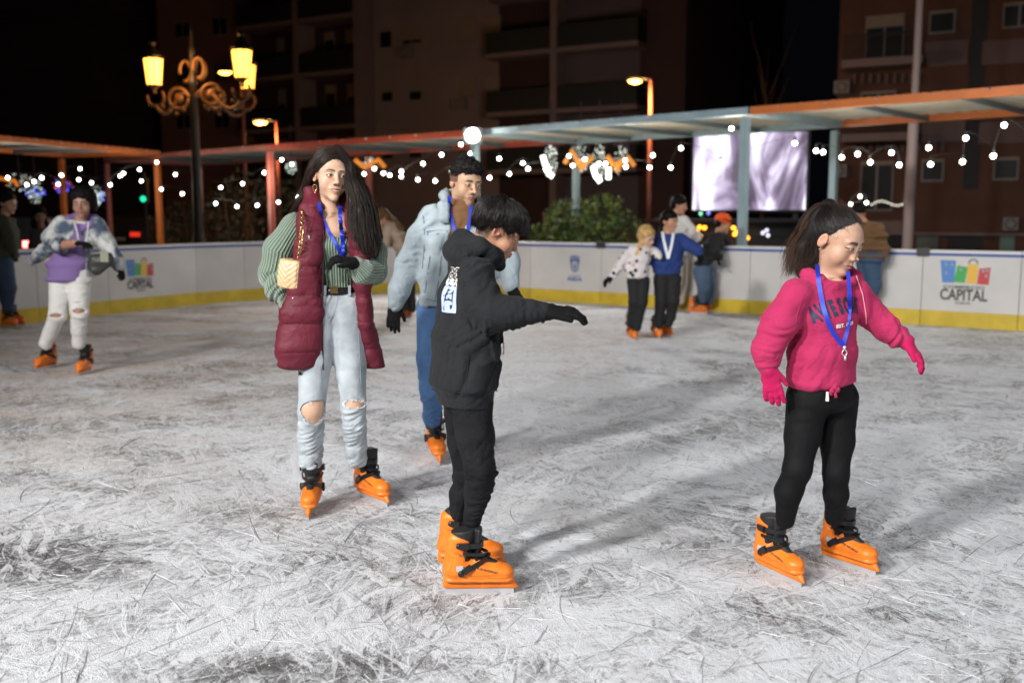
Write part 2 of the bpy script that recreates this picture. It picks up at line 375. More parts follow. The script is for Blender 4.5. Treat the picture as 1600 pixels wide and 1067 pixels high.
def skate_marks():
    V = []; F = []; MI = []
    def add_arc(x, y, ang, L, curv, w, h, mi):
        n = max(5, int(L/.035)); base = len(V); a = ang
        wob = rnd.uniform(0, 6); x0, y0 = x, y
        for i in range(n+1):
            s = i/n; ww = w*math.sin(PI*min(1, max(.04, s)))**.45*(.65+.35*math.sin(wob+s*11)); nx, ny = -math.sin(a), math.cos(a)
            j = rnd.uniform(-.12, .12)*w
            V.extend([(x0+nx*(ww/2+j), y0+ny*(ww/2+j), .0015), (x0+nx*j, y0+ny*j, .0015+h), (x0-nx*(ww/2-j), y0-ny*(ww/2-j), .0015)])
            if i < n:
                k = base+3*i; F.extend([(k, k+1, k+4, k+3), (k+1, k+2, k+5, k+4)]); MI.extend([mi, mi])
            d = L/n; x0 += math.cos(a)*d; y0 += math.sin(a)*d; a += curv*d
    for i in range(4200):
        y = 2.6 + 10.5*rnd.random()**1.5; x = rnd.uniform(-.62, .62)*(y+.6)
        if y > 5.5 and rnd.random() < .5: continue
        fam = rnd.random()
        ang = rnd.gauss(-1.05, .30) if fam < .40 else (rnd.gauss(.60, .35) if fam < .70 else rnd.uniform(0, PI))
        if rnd.random() < .5: ang += PI
        L = rnd.choice([.05, .08, .1, .12, .15, .2, .3, .5])*rnd.uniform(.6, 1.3); curv = rnd.gauss(0, .8)
        w = rnd.choice([.002, .0025, .0035, .005])*rnd.uniform(.7, 1.3)
        k = rnd.random()
        if k < .70:
            add_arc(x, y, ang, L, curv, w, .0004, 0)
            if rnd.random() < .25: add_arc(x-math.sin(ang)*w*1.5, y+math.cos(ang)*w*1.5, ang, L*.7, curv, w*1.6, .002, 1)
        elif k < .80: add_arc(x, y, ang, L*.45, curv, w*2.0, rnd.uniform(.0006, .0015), 1)
        else: add_arc(x, y, ang, L*.5, curv, w*4, .0004, 2)
    m0 = mat('ice_groove', (.30, .295, .30), .5, bump=.6, bscale=90, var=.6, vscale=25); m1 = mat('ice_snow_ridge', (.60, .61, .63), .95, bump=1, bscale=150, var=.25, vscale=40); m2 = mat('ice_slush', (.50, .50, .51), .5, bump=1, bscale=120, var=.5, vscale=30)
    o = mesh_obj('skate_marks', V, F, None, None, False, mats=[m0, m1, m2], midx=MI); tag(o, 'scratches and snow ridges cut into the rink ice by skate blades', 'skate marks', kind='stuff')
skate_marks()
def snow_crumbs():
    mb = MB()
    for i in range(2600):
        y = 2.7 + 5.5*rnd.random()**1.5; x = rnd.uniform(-.6, .6)*(y+.4); r = rnd.uniform(.0015, .0045)
        a = rnd.uniform(0, 6.3); q = [(x+r*math.cos(a+k*2.1)*rnd.uniform(.7, 1.4), y+r*math.sin(a+k*2.1)*rnd.uniform(.7, 1.4), .0015) for k in range(3)]
        mb.add(q+[(x, y, .0015+r)], [(0, 1, 3), (1, 2, 3), (2, 0, 3)])
    tag(mb.build('snow_crumbs', mat('ice_snow_ridge', (1, 1, 1))), 'tiny crumbs of scraped snow lying on the ice', 'snow', kind='stuff')
snow_crumbs()

# ------------------------------------------------------------------ rink barrier
M_board = mat('barrier_white', (.56, .535, .51), .5, var=.10, vscale=1.4, bump=.25, bscale=4)
M_kick = mat('barrier_yellow', (.58, .41, .03), .4, var=.15, vscale=5)
M_rail = mat('barrier_blue', (.02, .07, .30), .35)
M_cap = mat('barrier_cap', (.62, .60, .58), .4)
M_dark = mat('dark_metal', (.03, .03, .032), .5)
PR = [mat('print_blue', (.07, .21, .52), .4), mat('print_green', (.05, .36, .08), .4), mat('print_amber', (.72, .42, .05), .4), mat('print_red', (.50, .04, .05), .4), mat('print_black', (.03, .03, .03), .4), mat('print_navy', (.07, .12, .33), .4), mat('print_grey', (.30, .30, .31), .4)]
barrier = empty('rink_barrier', G(985, 478), 'white rink boards with blue top rail, yellow kick strip and printed logos around the ice', 'barrier')
barrier_pts = [G(*p) for p in [(-150, 527), (-40, 514), (60, 503), (170, 490.5), (307, 476), (382, 470), (455, 465), (530, 461), (600, 458)]]
barrier_pts += [np.array(p) for p in [(-1.75, 18.95, 0), (-1.15, 18.75, 0), (-.65, 18.25, 0)]] + [G(*p) for p in [(830, 468.5), (940, 475), (1055, 482.5), (1171, 490), (1300, 498.5), (1438, 507), (1590, 516.5), (1760, 527)]]
def board_panel(a, b, i):
    u = nrm(b-a); n = np.array([u[1], -u[0], 0.]); L = np.linalg.norm(b-a)-.008; c = (a+b)/2; z = np.array([0, 0, 1.])
    if n[1] > 0 and False: n = -n
    mb = MB(); mb.box(c+z*.56, (L, .05, .72), u, n); mb.box(c+z*.5-n*.10, (L*.98, .03, .96), u, n)
    o = mb.build('board_panel', M_board, barrier)
    mb = MB(); mb.box(c+z*.10+n*.006, (L, .062, .20), u, n); mb.build('kick_strip', M_kick, o)
    mb = MB(); mb.box(c+z*.938-n*.004, (L, .065, .036), u, n); mb.build('top_rail', M_rail, o)
    mb = MB(); mb.box(c+z*.974-n*.03, (L, .12, .036), u, n); mb.build('cap_strip', M_cap, o)
    if i in (13, 17):
        mb = MB(); mb.box(a+z*.965, (.16, .13, .10), u, n); mb.build('rail_joint', M_dark, o)
    return o, u, n, c
panels = []
for i in range(len(barrier_pts)-1):
    panels.append(board_panel(barrier_pts[i], barrier_pts[i+1], i))
def place_print(panel, px, py, build, size):
    """printed sheet stuck on the face of a board, centred where the ray through (px,py) meets it"""
    o, u, n, c = panel; r = ray(px, py); O = np.array([0, 0, CAMH]); fp = c + n*.0285
    s = ((fp-O)@n)/(r@n); q = O + r*s; pr = Print(); build(pr)
    pr.build('printed_logo', PR, lambda a, b, k: q + u*a*size + np.array([0, 0, 1.])*b*size + n*(.0005*k), o)
def capital(pr):
    pr.cur = 0; pr.poly([(-.50, .50), (-.18, .50), (-.20, .02), (-.44, .02)])
    pr.cur = 1; pr.poly([(-.15, .40), (.06, .36), (.02, .03), (-.21, .03)])
    pr.cur = 2; pr.poly([(.06, .43), (.27, .43), (.25, .02), (.05, .02)])
    pr.cur = 4; pr.ring(.165, .44, .075, .10, 0, PI)
    pr.cur = 3; pr.poly([(.29, .34), (.51, .37), (.49, 0), (.26, .01)])
    pr.cur = 6
    for x, y in ((-.40, .38), (-.28, .38), (-.39, .2), (-.10, .28), (.34, .26), (.42, .27), (.41, .16)): pr.poly([(x, y), (x+.05, y), (x+.05, y+.06), (x, y+.06)])
    pr.cur = 4; pr.text('COMERCIO', 0, -.07, .085, .002, 1.9); pr.text('CAPITAL', 0, -.245, .33, .008, .74); pr.text('HUELVA', 0, -.41, .075, .001, 1.1)
def crest(pr):
    pr.cur = 5
    pr.ring(0, .12, .15, .20, 0, 2*PI, 24, 1, 1.25); pr.ring(0, .12, .06, .10, 0, 2*PI, 16); pr.poly([(-.05, -.02), (.05, -.02), (.03, .12), (-.03, .12)])
    for k in range(5): x = (k-2)*.095; pr.poly([(x-.03, .42), (x+.03, .42), (x+.035, .50+.02*(2-abs(k-2))), (x-.035, .50+.02*(2-abs(k-2)))])
    pr.poly([(-.21, .36), (.21, .36), (.23, .40), (-.23, .40)]); pr.ring(-.17, .30, .02, .07); pr.ring(.17, .30, .02, .07)
    pr.text('AYUNTAMIENTO', 0, -.28, .07, .001, 1.0); pr.text('HUELVA', 0, -.42, .19, .010, .95)
place_print(panels[3], 219, 432, capital, .52)
place_print(panels[17], 1506, 444, capital, .605)
place_print(panels[12], 898, 420, crest, .42)

# ------------------------------------------------------------------ canopies
M_or = mat('orange_steel', (.50, .135, .028), .45, var=.1, vscale=3); M_rd = mat('red_steel', (.42, .07, .04), .45, var=.1, vscale=3)
M_pk = mat('faded_red_steel', (.45, .15, .12), .5, var=.1, vscale=3); M_bl = mat('blue_steel', (.24, .33, .37), .45, var=.1, vscale=3)
M_roof = mat('canopy_sheet', (.58, .54, .44), .6, var=.12, vscale=2)
ZT = 3.1
def canopy(a, b, depth, m, label, posts=(1, 1, 1, 1), group='steel canopies behind the boards', mpost=None, mside=None):
    """front edge a->b (2D), depth away from the rink; four posts, frame beams, corrugated roof"""
    a = np.array([a[0], a[1], 0.]); b = np.array([b[0], b[1], 0.]); u = nrm(b-a); n = np.array([-u[1], u[0], 0.]); L = np.linalg.norm(b-a); z = np.array([0, 0, 1.])
    root = empty('canopy', (a+b)/2, label, 'canopy', group); w = .12
    C = [a, b, b+n*depth, a+n*depth]
    for k, (i, j, nm) in enumerate(((0, 1, 'front_beam'), (1, 2, 'side_beam'), (2, 3, 'rear_beam'), (3, 0, 'side_beam'))):
        p, q = C[i], C[j]; d = nrm(q-p); mb = MB(); t = .065 if k % 2 == 0 else -.065
        mb.bar(p - d*t + z*(ZT-.065), q + d*t + z*(ZT-.065), w, .115); mb.build(nm, (mside or m) if k % 2 else m, root)
    for i in range(4):
        if posts[i]:
            mb = MB(); mb.box(C[i]+z*((ZT-.17)/2-.03), (.12, .12, ZT-.17+.06), u, n); mb.box(C[i]+z*.0, (.26, .26, .02), u, n)
            mb.build('post', (mpost or m), root)
    nr = int(L/.13); vs = []; fs = []
    for k in range(nr+1):
        o = a + u*(.06+(L-.12)*k/nr) + z*(ZT-.02+(.02 if k % 2 else 0)); vs += [o+n*.05, o+n*(depth-.05)]
    fs = [(2*k, 2*k+1, 2*k+3, 2*k+2) for k in range(nr)]
    nv = len(vs); vs += [v+z*.012 for v in vs]; fs += [tuple(i+nv for i in f[::-1]) for f in fs]; mesh_obj('roof_sheet', vs, fs, M_roof, root)
    mb = MB()
    for k in (1, 2, 3): mb.bar(a+u*L*k/4+n*.06+z*(ZT-.085), a+u*L*k/4+n*(depth-.06)+z*(ZT-.085), .05, .08)
    mb.build('purlin', mat('purlin_steel', (.10, .14, .16), .5), root)
    mb = MB()
    for k in range(int(L/.75)):
        q = a+u*(.4+.75*k)+z*(ZT+.0); mb = MB(); mb.ball(q-n*.055+z*-.03, .022, 8); mb.build('bolt', mat('zinc', (.6, .6, .58), .3, 1.), root)
    return root
cpts = [(-11.8, 29.4), (-5.72, 23.9), (-.72, 19.75), (3.72, 15.6), (8.2, 11.5)]
canopy(cpts[0], cpts[1], 3.0, M_pk, 'faded red steel canopy with pale roof, behind the tall dark lamp post', mpost=M_pk)
canopy(cpts[1], (cpts[2][0]-.13, cpts[2][1]+.12), 3.0, M_rd, 'bright red steel canopy behind the dark haired woman in the burgundy gilet', mpost=M_rd, posts=(1, 0, 0, 0))
canopy(cpts[2], (cpts[3][0]-.11, cpts[3][1]+.10), 3.1, M_bl, 'pale blue steel canopy beside the bright floodlight', posts=(1, 1, 1, 1))
canopy((cpts[3][0]+.02, cpts[3][1]-.02), cpts[4], 3.0, M_or, 'orange steel canopy at the right, above the girl in pink', posts=(0, 1, 0, 0), mside=M_bl)
canopy((-11.2, 19.6), (-9.2, 26.2), 3.0, M_or, 'orange steel canopy on the left, beyond the skater in purple', posts=(1, 1, 1, 1))

# ------------------------------------------------------------------ street lamps
M_iron = mat('cast_iron', (.018, .014, .012), .45, .6, var=.2)
M_lant = mat('lantern_glass', (.9, .6, .25), .3, emit=(1., .40, .045), estr=6.5)
M_gold = mat('gilded_iron', (.10, .045, .014), .5, .4)
def lantern(c, s, parent):
    c = np.array(c)
    mb = MB(); mb.lathe(c, [(.005, -.02), (.14*s, 0), (.19*s, .50*s), (.005, .51*s)], 8); o = mb.build('lantern_glass', M_lant, parent)
    mb = MB(); mb.lathe(c+[0, 0, .51*s], [(.21*s, 0), (.215*s, .04*s), (.13*s, .14*s), (.07*s, .20*s), (.05*s, .26*s), (.07*s, .30*s), (.01, .36*s)], 10)
    for k in range(8):
        a = 2*PI*(k+.5)/8; mb.tube([c+[.142*s*math.cos(a), .142*s*math.sin(a), 0], c+[.195*s*math.cos(a), .195*s*math.sin(a), .5*s]], .008, 4)
    for k in range(6): a = 2*PI*k/6; mb.ball(c+[.06*s*math.cos(a), .06*s*math.sin(a), .82*s], .022*s, 6)
    mb.build('lantern_cap', M_iron, parent)
    mb = MB(); mb.lathe(c-[0, 0, .18*s], [(.01, 0), (.05*s, .03*s), (.03*s, .08*s), (.09*s, .15*s), (.14*s, .18*s)], 10); mb.build('lantern_cup', M_gold, parent)
LD = 20.5; lb = P(308, 300, LD); lampx, lampy = lb[0], lb[1]
sl = empty('street_lamp', (lampx, lampy, -.06), 'ornate dark cast iron lamp post with scrolled arms and glowing amber lanterns', 'street lamp')
zt = P(308, 40, LD)[2]
mb = MB(); mb.lathe((lampx, lampy, -.06), [(.26, 0), (.26, .25), (.20, .32), (.17, .9), (.12, 1.0), (.10, 1.2), (.085, 3.0), (.075, zt-1.1), (.11, zt-1.05), (.06, zt-.95), (.05, zt-.5), (.07, zt-.45), (.03, zt-.3), (.045, zt-.2), (.0, zt+.1)], 14); mb.build('column', M_iron, sl, True)
def scroll(p0, cx, cz, r0, turns, sgn, parent, dy=0., m=M_gold):
    pts = []
    for i in range(22):
        t = i/21; a = sgn*(PI*.5+t*turns*2*PI); r = r0*(1-.65*t); pts.append((cx+r*math.cos(a), p0+dy*t, cz+r*math.sin(a)))
    mb.tube(pts, [.035-.015*i/21 for i in range(22)], 6)
for px, pyb, s, dd in ((241, 133, 1.0, 0.), (379, 122, 1.02, -.6), (387, 139, .95, 1.0)):
    q = P(px, pyb, LD+dd); lantern(q, s, sl)
    sg = 1 if px > 308 else -1; mb = MB(); zc = q[2]-.25
    # S-shaped arm: from the column out under the lantern
    X0, X1 = lampx, q[0]; yy = lambda t: lampy + (q[1]-lampy)*t
    pts = []
    for i in range(25):
        t = i/24; pts.append((X0+(X1-X0)*t, yy(t), zc-.12+.20*math.sin(t*2*PI*.95+.2)))
    mb.tube(pts, .038, 6)
    c1 = X0+(X1-X0)*.38
    mb.tube([(c1+.20*math.cos(a), yy(.4), zc-.02+.20*math.sin(a)) for a in np.linspace(0, 2*PI, 20)], .035, 6)
    mb.tube([(X1-sg*.02+.17*math.cos(a), yy(1), zc-.0+.17*math.sin(a)) for a in np.linspace(PI*.9, 2.25*PI, 16)], .03, 6)
    mb.tube([(X0+sg*.14+.11*math.cos(a), yy(.1), zc+.52+.20*math.sin(a)) for a in np.linspace(-PI*.6, PI*1.1, 16)], .03, 6)
    for t_, dz in ((.25, -.34), (.45, -.42), (.62, -.36), (.8, -.28)): mb.ball((X0+(X1-X0)*t_, yy(t_), zc+dz+.1), .045, 8)
    mb.ball((c1, yy(.4), zc-.02), .11, 10, (1, .35, 1)); mb.build('scroll_arm', M_gold, sl, True)
lamp('lantern_light', 'POINT', (lampx, lampy-.5, zt-.9), 110, (1., .50, .16), .3, parent=None)
def street_light(px, py, d, side, label, e, pw=.07, base=-.06):
    """modern lamp: slim pole, short arm, oval head"""
    q = P(px, py, d); bx = q[0]+side*.45*d/28
    root = empty('street_light', (bx, q[1], base), label, 'street lamp', 'slim street lights in the dark')
    mb = MB(); mb.tube([(bx, q[1], base), (bx, q[1], q[2]*.5), (bx, q[1], q[2]+.05)], [pw*1.3, pw, pw*.8], 8); mb.build('pole', M_pk, root, True)
    mb = MB(); mb.tube([(bx, q[1], q[2]+.02), (q[0]+side*.1, q[1], q[2]+.12)], pw*.6, 6); mb.ball((q[0], q[1], q[2]+.07), .24*d/28, 10, (1, .6, .35)); mb.build('lamp_head', M_dark, root, True)
    mb = MB(); mb.ball((q[0], q[1], q[2]), .19*d/28, 10, (1, .6, .42)); mb.build('lamp_glass', mat('sodium_lamp', (1, .6, .2), emit=(1, .42, .06), estr=14), root, True)
    if e: lamp('sodium_light', 'POINT', (q[0], q[1]-.3, q[2]-.4), e, (1., .48, .15), .2)
street_light(992, 127, 30, 1, 'slim street light with amber head beside the brick apartment block', 520)
street_light(407, 191, 38, 1, 'small far amber street light behind the red canopy', 420)
street_light(352, 113, 36, 1, 'amber street light half hidden behind the right lantern', 0)
# tall white mast at the right
m0 = G(1418, 415); mm = P(1418, 385, 21.); mast = empty('flag_mast', (mm[0], mm[1], -.06), 'tall pale tapering mast rising past the orange canopy at the right', 'mast')
mb = MB(); mb.tube([(mm[0], mm[1], -.06), (mm[0], mm[1], 3.4), (mm[0], mm[1], 3.6), (mm[0], mm[1], 9.)], [.115, .105, .075, .06], 10); mb.build('pole', mat('mast_paint', (.42, .32, .30), .5), mast, True)
mb = MB(); mb.lathe((mm[0], mm[1], 3.38), [(.105, 0), (.13, .02), (.13, .12), (.08, .18)], 10); mb.build('collar', mat('mast_paint', (0, 0, 0)), mast, True)
# floodlight on a pole at the corner of the blue canopy
fq = P(738, 212, 19.2); fl = empty('floodlight', (fq[0], fq[1]+.2, 0), 'blazing white floodlight on a post at the corner of the blue canopy', 'floodlight')
mb = MB(); mb.tube([(fq[0]+.02, fq[1]+.2, 0), (fq[0]+.02, fq[1]+.2, fq[2]+.1)], .05, 8); mb.build('post', M_bl, fl)
mb = MB(); mb.box(fq+[0, .09, 0], (.34, .10, .30)); mb.box(fq+[0, .16, 0], (.2, .08, .2))
mb.build('lamp_housing', M_dark, fl); mb = MB(); mb.ball(fq, .13, 14, (1, .4, 1)); mb.build('lamp_face', mat('flood_face', (1, 1, 1), emit=(1, .97, .90), estr=90), fl, True)
lamp('floodlight_beam', 'SPOT', fq+[0, -.25, -.05], 750, (.97, .98, 1.), .15, (-.2, 8, 0), 150, blend=.9)

# ------------------------------------------------------------------ festoon bulbs
M_bulb = mat('bulb_glow', (1, 1, 1), emit=(1., .97, .86), estr=22)
M_wire = mat('black_cable', (.01, .01, .01), .6)
def festoon(pts, d0, d1, label, r=.033):
    px0, px1 = pts[0][0], pts[-1][0]; W = [P(x, y, d0+(d1-d0)*(x-px0)/(px1-px0+1e-6)+dd) for x, y, dd in [(p+(0,))[:3] for p in pts]]
    root = empty('string_lights', W[0], label, 'string lights', 'strings of round white bulbs')
    for w in W: mb = MB(); mb.ball(w, r, 10); mb.build('bulb', M_bulb, root, True)
    mb = MB(); line = []
    for a, b in zip(W[:-1], W[1:]):
        for t in (0, .33, .67): p = a+(b-a)*t; line.append(p + np.array([0, 0, .10+.03*math.sin(PI*t)]))
    line.append(W[-1]+[0, 0, .1]); mb.tube(line, .003, 4)
    lamp('bulb_light', 'POINT', tuple(W[len(W)//2]-[0, .1, .1]), 42, (1., .93, .80), .25)
    for w in W: mb.lathe(w+[0, 0, r*.8], [(.018, 0), (.02, .05), (.004, .08)], 6)
    mb.build('cable', M_wire, root)
festoon([(12, 278), (42, 289), (53, 284), (65, 278), (91, 288), (96, 274), (125, 264)], 22, 25, 'bulb string under the orange canopy at the far left')
festoon([(123, 281), (143, 286), (172, 289), (188, 275), (193, 271), (218, 265), (245, 254)], 25, 24.5, 'bulb string ending at the orange corner post')
festoon([(221, 283), (252, 296), (285, 303), (337, 318), (370, 323), (402, 321), (435, 316)], 25.5, 23.5, 'lowest bulb string across the dark ivy hedge')
festoon([(274, 273), (345, 293), (379, 287), (413, 270), (440, 250), (456, 257), (466, 308)], 25, 23, 'bulb string crossing behind the long haired woman')
festoon([(569, 272), (585, 264), (599, 271), (609, 274), (627, 268), (627, 276), (661, 256), (690, 242), (720, 226)], 21.5, 19.6, 'bulb string climbing to the floodlight from the left')
festoon([(653, 281), (680, 283), (706, 268), (735, 240), (780, 248)], 20.5, 19.5, 'bulb string just behind the short haired man')
festoon([(765, 278), (796, 272), (817, 255), (825, 264), (853, 265), (889, 244), (914, 249)], 20, 19, 'bulb string left of the blue rear post')
festoon([(895, 259), (936, 256), (946, 256), (977, 251), (978, 261), (1015, 262), (1020, 243)], 19.5, 18, 'bulb string in front of the hanging snowman lights')
festoon([(1048, 262), (1064, 232), (1126, 254), (1143, 201), (1164, 246), (1242, 224)], 17, 15.4, 'bulb string crossing in front of the big screen')
festoon([(1275, 236), (1286, 238), (1315, 246), (1340, 241), (1360, 254), (1393, 239), (1405, 258)], 15.5, 14.4, 'bulb string between the screen and the pale mast')
festoon([(1451, 231), (1454, 257), (1504, 253), (1509, 216), (1552, 244), (1569, 196), (1612, 226), (1650, 205)], 14, 12.2, 'bulb string right of the pale mast')
festoon([(1329, 319), (1344, 307), (1354, 317)], 24, 24, 'three bulbs over the brown coated spectator')
# ================================================================== FIGURES: building blocks
ZU = np.array([0, 0, 1.])
def frame(yaw, pitch=0., roll=0.):
    """rows: side (person's left when facing the camera = image right), front, up"""
    a, p, r = map(math.radians, (yaw, pitch, roll)); f0 = np.array([math.sin(a), -math.cos(a), 0.]); s = np.array([math.cos(a), math.sin(a), 0.])
    f = f0*math.cos(p) - ZU*math.sin(p); u = f0*math.sin(p) + ZU*math.cos(p)
    s2 = s*math.cos(r) + u*math.sin(r); u2 = -s*math.sin(r) + u*math.cos(r)
    return np.array([s2, f, u2])
def chain(pts, M=None, k=.02, op='u'):
    """pts: (point, r) with r scalar or (ru, rv, rw)"""
    out = []
    for (a, ra), (b, rb) in zip(pts[:-1], pts[1:]): out.append(Prim(a, b, ra, rb, M, k, op))
    return out
class Head:
    def __init__(s, c, M, sc=1., wide=1., jaw=1., nose=1., child=False, smile=0., eye=.0041):
        s.eye = eye
        s.c = np.array(c, float); s.M = M; s.s = sc; s.wide = wide; s.child = child; s.smile = smile; s.jaw = jaw; s.nose = nose
    def w(s, p): p = np.array(p, float)*s.s; p[0] *= s.wide; return s.c + p@s.M
    def L(s, v): q = (v-s.c)@s.M.T/s.s; q[:, 0] /= s.wide; return q
    def e(s, p, r, k=.01, op='u', rot=None, q=None, rq=None):
        M = s.M
        if rot is not None: M = np.array(rot) @ s.M
        r = np.array(r, float)*s.s; r2 = r if rq is None else np.array(rq, float)*s.s
        return Prim(s.w(p), s.w(p if q is None else q), r, r2, M, k*s.s, op)
    def prims(s, neck_to, neck_r=.055):
        e = s.e; j = s.jaw; nz = s.nose; S = s.smile
        o = [e((0, -.018, .035), (.076, .092, .084), .01), e((0, .030, .018), (.064, .060, .070), .03),
             e((0, .028, -.055), (.053*j, .052, .050), .03), e((0, .072, -.097), (.020*j, .018, .017), .03),
             e((-.040, .052, -.034), (.024+.004*s.child, .026+.003*s.child, .028+.004*s.child), .022), e((.040, .052, -.034), (.024+.004*s.child, .026+.003*s.child, .028+.004*s.child), .022),
             e((-.028, .080-.004*s.child, .026), (.026, .012, .009), .014), e((.028, .080-.004*s.child, .026), (.026, .012, .009), .014),
             e((0, .076, -.055), (.026, .018, .022), .018)]
        for x in (-1, 1):
            o.append(e((x*.033, .098, .006), (.017, .013, .0105), .010, 's'))
        o += [e((0, .084, .016), (.0075, .010, .010), .012, q=(0, .103*nz+.001, -.024), rq=(.0095, .010, .010)), e((0, .1045*nz+.0035, -.028), (.0105, .0105, .0095), .006)]
        for x in (-1, 1):
            o.append(e((x*.0125, .097, -.031), (.0085, .011, .0085), .006)); o.append(e((x*.0065, .106, -.0375), (.0036, .0055, .0034), .003, 's'))
            o.append(e((x*.032, .0765, .005), (.0152, .0142, .0142), .004))       # lids
            o.append(e((x*.032, .0925, .0035), (.0135, .012, s.eye), .0015, 's', rot=rotm('y', x*4)))
        zu = -.0565
        o += [e((0, .0925, zu), (.010, .008, .0055), .004, q=(-.021-S*.006, .083, zu-.003+S*.005), rq=(.004, .005, .002)), e((0, .0925, zu), (.010, .008, .0055), .004, q=(.021+S*.006, .083, zu-.003+S*.005), rq=(.004, .005, .002)),
              e((0, .0905, zu-.0105-S*.004), (.012, .0085, .0058), .004, q=(-.017, .083, zu-.006), rq=(.004, .005, .003)), e((0, .0905, zu-.0105-S*.004), (.012, .0085, .0058), .004, q=(.017, .083, zu-.006), rq=(.004, .005, .003)),
              e((0, .098, zu-.0045-S*.002), (.021+S*.005, .016, .0010+S*.0048), .0012, 's')]
        for x in (-1, 1):
            R = rotm('x', -12) @ rotm('z', x*22)
            o.append(e((x*.0765, -.010, -.003), (.0062, .0165, .028), .006, rot=R)); o.append(e((x*.082, -.007, .002), (.004, .0095, .016), .003, 's', rot=R)); o.append(e((x*.0785, .004, -.006), (.003, .005, .007), .003))
        n0 = s.w((0, -.022, -.045)); o.append(Prim(n0, neck_to, (neck_r, neck_r*1.02, neck_r), (neck_r*1.08,)*3, s.M, .022*s.s))
        return o
    def color(s, skin, lip, brow, browth=1., blush=.12, beard=0., hairline=None, liner=1.):
        skin = np.array(skin); lip = np.array(lip); brow = np.array(brow)
        def f(v):
            q = s.L(v); x, y, z = np.abs(q[:, 0]), q[:, 1], q[:, 2]; n = len(v); c = np.tile(skin, (n, 1)); front = y > .045
            nn = noise3(q*55)[:, None]; c = c*(1+.05*nn)
            def blend(w, col): nonlocal c; w = np.clip(w, 0, 1)[:, None]; c = c*(1-w)+np.array(col)*w
            red = skin*np.array([1.12, .78, .74])
            blend(blush*3*np.exp(-(((x-.042)/.020)**2+((z+.030)/.018)**2))*front, red); blend(blush*3*np.exp(-(((x)/.012)**2+((z+.030)/.012)**2))*(y > .09), red)
            blend(.35*np.exp(-(((x-.032)/.018)**2+((z+.012)/.007)**2))*front, skin*np.array([.75, .62, .62]))
            blend(.5*(x > .074)*(y < .02), red)
            S = s.smile
            zc = -.0615 - S*.002; dz = (z-zc)/(.0115+S*.003); w = np.clip(1.6-1.6*np.sqrt((x/(.0235+S*.005))**2+dz**2), 0, 1)*(y > .076); blend(w*1.6*.85, lip)
            blend(np.exp(-((z-(-.0610-S*.002))/.0013)**2)*(x < .022+S*.004)*(y > .074)*(.9 if S < .5 else 0), lip*.30)
            # brows
            zb = .0235 + .004*np.sin(np.clip((x-.012)/.036, 0, 1)*PI*.75) - .10*np.clip(x-.042, 0, 1); th = (.0042*browth)*(1-.5*np.clip((x-.015)/.04, 0, 1))
            w = np.clip(1.5-np.abs(z-zb)/th, 0, 1)*np.clip((x-.010)/.004, 0, 1)*np.clip((.053-x)/.006, 0, 1)*front; blend(w*.9, brow)
            # lash line round the eye opening
            r = np.sqrt(((x-.032)/.0150)**2+((z-.0035)/(s.eye+.0014))**2); w = np.exp(-((r-1.0)/.18)**2)*(z > .0015)*front; blend(w*.9*liner, np.array([.02, .014, .012]))
            w = np.exp(-((r-1.0)/.14)**2)*(z <= .0015)*front; blend(w*.35*liner, np.array([.06, .035, .03]))
            blend(((z < -.033) & (z > -.043) & (x < .011) & (x > .002) & (y > .095))*.75, skin*.22)
            if beard:
                w = beard*((z < -.066)*np.clip((y+.02)/.05, 0, 1) + (np.abs(z+.047) < .006)*(x < .026)*(y > .08)); w = w*np.clip(.7+.8*noise3(q*260), 0, 1)*(z > -.125); blend(np.clip(w, 0, .75), np.array([.05, .034, .026]))
            if hairline is not None: blend(hairline(q), brow*.9)
            return np.clip(c, .003, 1)
        return f
    def eyes(s, parent, iris=(.06, .03, .015), look=(0, 0)):
        for x in (-1, 1):
            c = s.w((x*.032, .0768, .0035)); r = .0128*s.s; mb = MB(); n = 20; vs = []; fs = []; mi = []
            d = nrm(s.M[1] + look[0]*s.M[0] + look[1]*s.M[2]); u = nrm(np.cross(d, s.M[2])); v = np.cross(u, d)
            rings = [0, .12, .24, .36, .52, .8, 1.2, 1.6]
            for t in rings:
                for k in range(n): a = 2*PI*k/n; vs.append(c + r*(d*math.cos(t)+(u*math.cos(a)+v*math.sin(a))*math.sin(t)))
            for i in range(len(rings)-1):
                for k in range(n): fs.append((i*n+k, i*n+(k+1) % n, (i+1)*n+(k+1) % n, (i+1)*n+k)); mi.append(0 if i < 1 else (1 if i < 4 else 2))
            ms = [mat('pupil', (.004, .004, .004), .08), mat('iris_%.2f' % iris[0], iris, .12), mat('eye_white', (.62, .57, .54), .15)]
            mesh_obj('eye', vs, fs, None, parent, True, mats=ms, midx=mi)
def rotm(ax, deg):
    a = math.radians(deg); c, s = math.cos(a), math.sin(a)
    return np.array({'x': [[1, 0, 0], [0, c, s], [0, -s, c]], 'y': [[c, 0, -s], [0, 1, 0], [s, 0, c]], 'z': [[c, s, 0], [-s, c, 0], [0, 0, 1]]}[ax])

